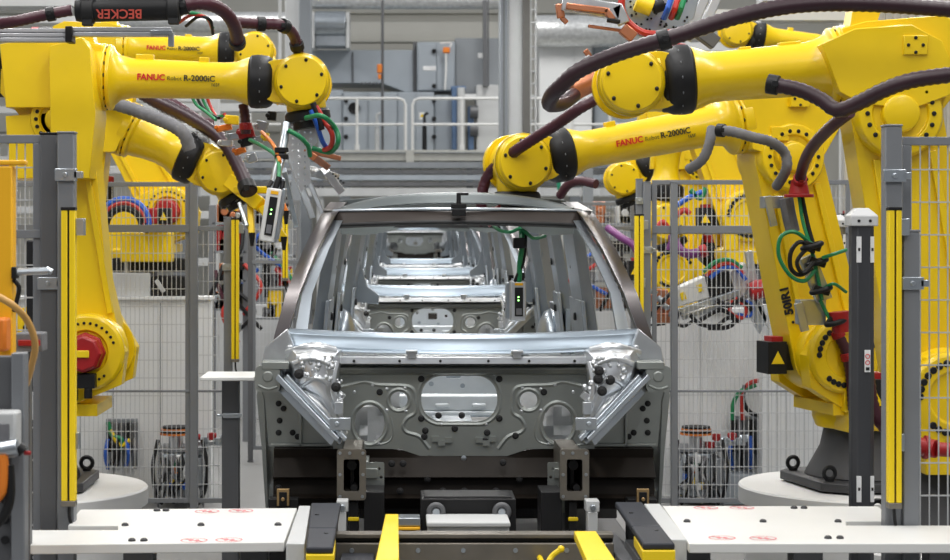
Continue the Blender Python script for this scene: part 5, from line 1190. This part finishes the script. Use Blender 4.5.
# grey box with black motor on top of the left partition, round cable coil
T=Thing('drive_unit','light grey box with dark unit on top of the left partition','drive unit',P(135,298,13.35)); d=13.32
mb=MB(); bx(mb,105,273,150,297,d,.2); T.part('box',mb,GRYL,.008)
mb=MB(); bx(mb,112,258,185,272,d+.1,.2); bx(mb,151,276,186,297,d+.02,.2); T.part('cover',mb,BLK,.01)
mb=MB(); bx(mb,124,262,128,274,d+.05,.05); mb.beam(P(156,280,d),P(164,292,d),.03,.02,(0,1,0)); T.part('strap',mb,GRYL,.003)
T=Thing('cable_coil','blue and red coiled cables in front of the rear left robot','cable coil',P(125,226,13.0))
for r_,m,yy in ((.17,BLU,224),(.145,REDC,224),(.12,BLK,226),(.15,BLK,229)):
    mb=MB(); c=P(124,yy,13.05); mb.tube([c+Vector((math.cos(a)*r_,0,math.sin(a)*r_)) for a in [R(-10+200*k/10) for k in range(11)]],.022,8,4); T.part('cable',mb,m)
T=Thing('motor_unit','red and black motor with yellow triangle behind the left fence','motor',P(155,228,13.2)); d=13.2
mb=MB(); bx(mb,140,208,157,224,d,.12); T.part('cap',mb,REDM,.01); mb=MB(); bx(mb,157,208,170,224,d+.01,.12); T.part('body',mb,BLK,.008)
mb=MB(); mb.prism([P(160,220,d+.006),P(167,220,d+.006),P(163.5,212,d+.006)],(0,-.004,0)); T.part('warning_triangle',mb,YEL2)
mb=MB(); bx(mb,120,232,172,262,d+.1,.15); T.part('bracket',mb,YEL,.01)
# ---------------------------------------------------------------- near left: operator station at the frame edge
T=Thing('operator_stand','grey machine stand with a glass device at the lower left edge','machine stand',(pxw(8,5.2),5.2,0)); d=5.2
mb=MB(); bx(mb,11,353,24.5,229+1.9*F/d,d,.06); T.part('upright',mb,PGR,.004)
mb=MB(); bx(mb,-40,356,12,229+1.9*F/d,d+.03,.03); T.part('panel',mb,PGD,.004)
for py in (500,520,540):
    mb=MB(); mb.cyl(P(5,py,d+.02),P(5,py,d+.03),.012,n=10); T.part('hole_plug',mb,BLK)
mb=MB(); bx(mb,-30,412,16,458,d-.09,.08); g=T.part('device',mb,GRYL,.008)
mb=MB(); bx(mb,-28,424,9,446,d-.096,.006); T.part('window',mb,SLV,.002,parent=g)
mb=MB(); mb.cyl(P(0,450,d-.12),P(18,447,d-.12),.022); mb.cyl(P(18,447,d-.12),P(24,452,d-.12),.016,m=1); mb.cyl(P(24,453,d-.12),P(31,453,d-.12),.006,m=2); T.part('valve',mb,[GALV,BLK,REDM],.002)
mb=MB(); mb.tube([P(-6,500,d-.13),P(1,490,d-.13),P(3,470,d-.13),P(2,455,d-.13)],.016,8,5); T.part('hose',mb,ORC)
mb=MB(); mb.tube([P(-10,530,d-.12),P(4,515,d-.12),P(10,495,d-.12),P(9,465,d-.12)],.014,8,5); T.part('hose',mb,BLK)
T=Thing('yellow_guard','tall orange-yellow guard profile at the left edge','guard profile',(pxw(4,5.9),5.9,0)); d=5.9
mb=MB(); bx(mb,-20,166,12.5,229+1.9*F/d,d,.06); T.part('profile',mb,ORG,.005)
mb=MB(); bx(mb,-20,160,25,165,d,.05); T.part('top_bar',mb,ORG,.004)
mb=MB(); bx(mb,11,267,16,279,d-.02,.05); mb.tube([P(13,279,d),P(19,287,d),P(17,300,d),P(14,312,d)],.008,7,4); T.part('latch',mb,BLK,.003)
mb=MB(); mb.cyl(P(14,272,d),P(48,271,d),.012,n=10); mb.cyl(P(46,269,d),P(52,272,d),.009,n=8); T.part('rod',mb,GALV)
cable([(-6,294,5.7),(14,306,5.7),(28,322,5.75),(35,345,5.8),(31,368,5.85),(26,385,5.9)],.011,mat('beige_cable',(.62,.35,.10),.5),'beige-orange cable hanging at the left edge',None)
T=Thing('junction_box','grey junction box with a red strip beside the dark left post','junction box',P(28,350,6.2)); d=6.2
mb=MB(); bx(mb,15,333,42,352,d,.1); T.part('body',mb,SLV,.006); mb=MB(); bx(mb,18,340,40,346,d-.008,.01); T.part('strip',mb,REDM,.002); mb=MB(); bx(mb,26,352,30,229+1.9*F/d,d+.05,.04); T.part('support',mb,PGD)
mb=MB(); bx(mb,-6,318,6,352,5.82,.08); single('plug_connector',mb,ORC,'small orange connector at the left edge beside the junction box','connector',None,None,.01)
T=Thing('dark_cabinet','tall dark cabinet behind the near left mesh','cabinet',(pxw(30,8.3),8.3,0)); d=8.3
mb=MB(); bx(mb,26,240,52,229+1.9*F/d,d,.12); T.part('body',mb,BLK,.01); mb=MB(); bx(mb,29,392,40,420,d-.02,.02); T.part('panel',mb,GRYL,.004)

# yellow gripper of the sloping left arm, and racks of small machine parts behind the fences
T=Thing('gripper_frame','yellow gripper frame below the sloping left forearm, behind the white sensor','gripper',P(252,206,11.2))
for (a,b,ww,m) in (((226,178,11.4),(262,206,11.2),14,YEL),((262,206,11.2),(284,240,11.2),9,YEL),((250,196,11.3),(252,236,11.2),6,YEL),((236,190,11.3),(276,190,11.2),7,YEL),((276,188,11.2),(286,214,11.2),6,ORC),((240,204,11.25),(248,228,11.2),4,GALV)):
    mb=MB(); mb.beam(P(*a),P(*b),ww*.006,.08,(0,1,0)); T.part('strut',mb,m,.006)
for px,py in ((284,240),(252,236),(286,214)):
    mb=MB(); p=P(px,py,11.15); mb.cyl(p+Vector((0,0,.02)),p-Vector((0,0,.06)),.02,.01); T.part('tip',mb,BLK)
def rack(px0,px1,py0,py1,d,n,label,seed):
    x0,x1=pxw(px0,d),pxw(px1,d); zt=P(0,py0,d).z; T=Thing('machine_rack',label,'rack',((x0+x1)/2,d,0),0,'racks of machine parts')
    for x in (x0,x1):
        mb=MB(); mb.bb((x-.03,d,0),(x+.03,d+.06,zt)); T.part('upright',mb,PGR,.003)
    for k in range(4):
        z=P(0,py0+(py1-py0)*(k+.6)/4,d).z; mb=MB(); mb.bb((x0,d,z-.02),(x1,d+.3,z)); T.part('shelf',mb,GRYD,.003)
    rnd=random.Random(seed)
    for k in range(n):
        row=k%4; z=P(0,py0+(py1-py0)*(row+.6)/4,d).z; h=rnd.uniform(.08,.26); w=rnd.uniform(.06,.22); x=x0+(x1-x0)*rnd.uniform(.1,.9)
        m=rnd.choice([BLK,BLK,PGD,GALV,SLV,GRYL,YEL,COP,REDM,SLV,BLK]); mb=MB(); mb.bb((x-w/2,d+.02,z),(x+w/2,d+.22,z+h)); mb.cyl((x,d-.02,z+h*.6),(x,d+.02,z+h*.6),min(w,h)*.25,n=10); T.part('module',mb,m,.006)
    for k in range(7):
        xa=x0+(x1-x0)*rnd.random(); za=P(0,py0+(py1-py0)*rnd.uniform(.1,.8),d).z; mb=MB(); mb.tube([(xa,d-.03,za),(xa+rnd.uniform(-.2,.2),d-.08,za-.2),(xa+rnd.uniform(-.3,.3),d-.05,za-.45)],.018,6,5); T.part('cable',mb,rnd.choice([BLK,BLK,PLUM,REDC,GRN,BLU,GRYL]))
rack(212,246,205,320,17.0,18,'rack of small machine parts left of the car, behind the yellow light bar',21)
rack(252,296,205,330,17.5,16,'rack of small machine parts closest to the left windscreen pillar',22)
rack(592,640,206,320,17.5,18,'rack of small machine parts just right of the windscreen pillar',23)
rack(648,700,196,300,17.0,18,'rack of small machine parts behind the copper welding clamp',24)
rack(905,965,150,300,12.5,16,'rack of small machine parts behind the near right mesh',25)

mb=MB(); mb.cyl(P(918,446,7.45),P(936,449,7.4),.036); mb.cyl(P(936,449,7.4),P(950,450,7.4),.028); mb.cyl(P(924,447,7.43),P(928,447.5,7.43),.046)
single('hose_fitting',mb,REDM,'red hose fitting low at the right edge behind the near right mesh','fitting')
# ---------------------------------------------------------------- camera, light
cam=bpy.data.cameras.new('camera'); co=bpy.data.objects.new('camera',cam); C.objects.link(co)
co.location=(0,0,EYE); co.rotation_euler=(R(90),0,0)
cam.sensor_width=36; cam.lens=F/950*36; cam.shift_x=(475-VX)/950; cam.shift_y=(VY-280)/950
cam.clip_start=.1; cam.clip_end=200
cam.dof.use_dof=True; cam.dof.focus_distance=8.6; cam.dof.aperture_fstop=5.6
bpy.context.scene.camera=co
w=bpy.data.worlds.new('hall_ambient'); bpy.context.scene.world=w; w.use_nodes=True
nt=w.node_tree; bg=nt.nodes['Background']
tc=nt.nodes.new('ShaderNodeTexCoord'); sx=nt.nodes.new('ShaderNodeSeparateXYZ'); rp=nt.nodes.new('ShaderNodeValToRGB')
nt.links.new(tc.outputs['Generated'],sx.inputs[0]); 
mp=nt.nodes.new('ShaderNodeMapRange'); mp.inputs['From Min'].default_value=-1; mp.inputs['From Max'].default_value=1
nt.links.new(sx.outputs['Z'],mp.inputs['Value']); nt.links.new(mp.outputs[0],rp.inputs['Fac'])
rp.color_ramp.elements[0].position=.42; rp.color_ramp.elements[0].color=(.16,.16,.16,1)
rp.color_ramp.elements[1].position=.62; rp.color_ramp.elements[1].color=(.80,.83,.88,1)
nt.links.new(rp.outputs[0],bg.inputs['Color']); bg.inputs['Strength'].default_value=.33
def lamp(x,y,z,sx_,sy_,pw,col=(1,.98,.95),rot=(0,0,0)):
    l=bpy.data.lights.new('ceiling_lamp','AREA'); l.shape='RECTANGLE'; l.size=sx_; l.size_y=sy_; l.energy=pw; l.color=col
    o=bpy.data.objects.new('ceiling_lamp',l); C.objects.link(o); o.location=(x,y,z); o.rotation_euler=rot
for y in (2,6.5,11,15.5,20,26,32):
    for x in (-3.0,.3,3.6):
        lamp(x,y,6.4,.35,3.2,78)
for x in (-4,2,8): lamp(x,37,9,1.2,3,170)
sc=bpy.context.scene
sc.view_settings.view_transform='Standard'; sc.view_settings.look='None'; sc.view_settings.gamma=1; sc.view_settings.exposure=.44
sc.view_settings.use_curve_mapping=False
sc.cycles.max_bounces=6; sc.cycles.glossy_bounces=4; sc.cycles.use_denoising=True
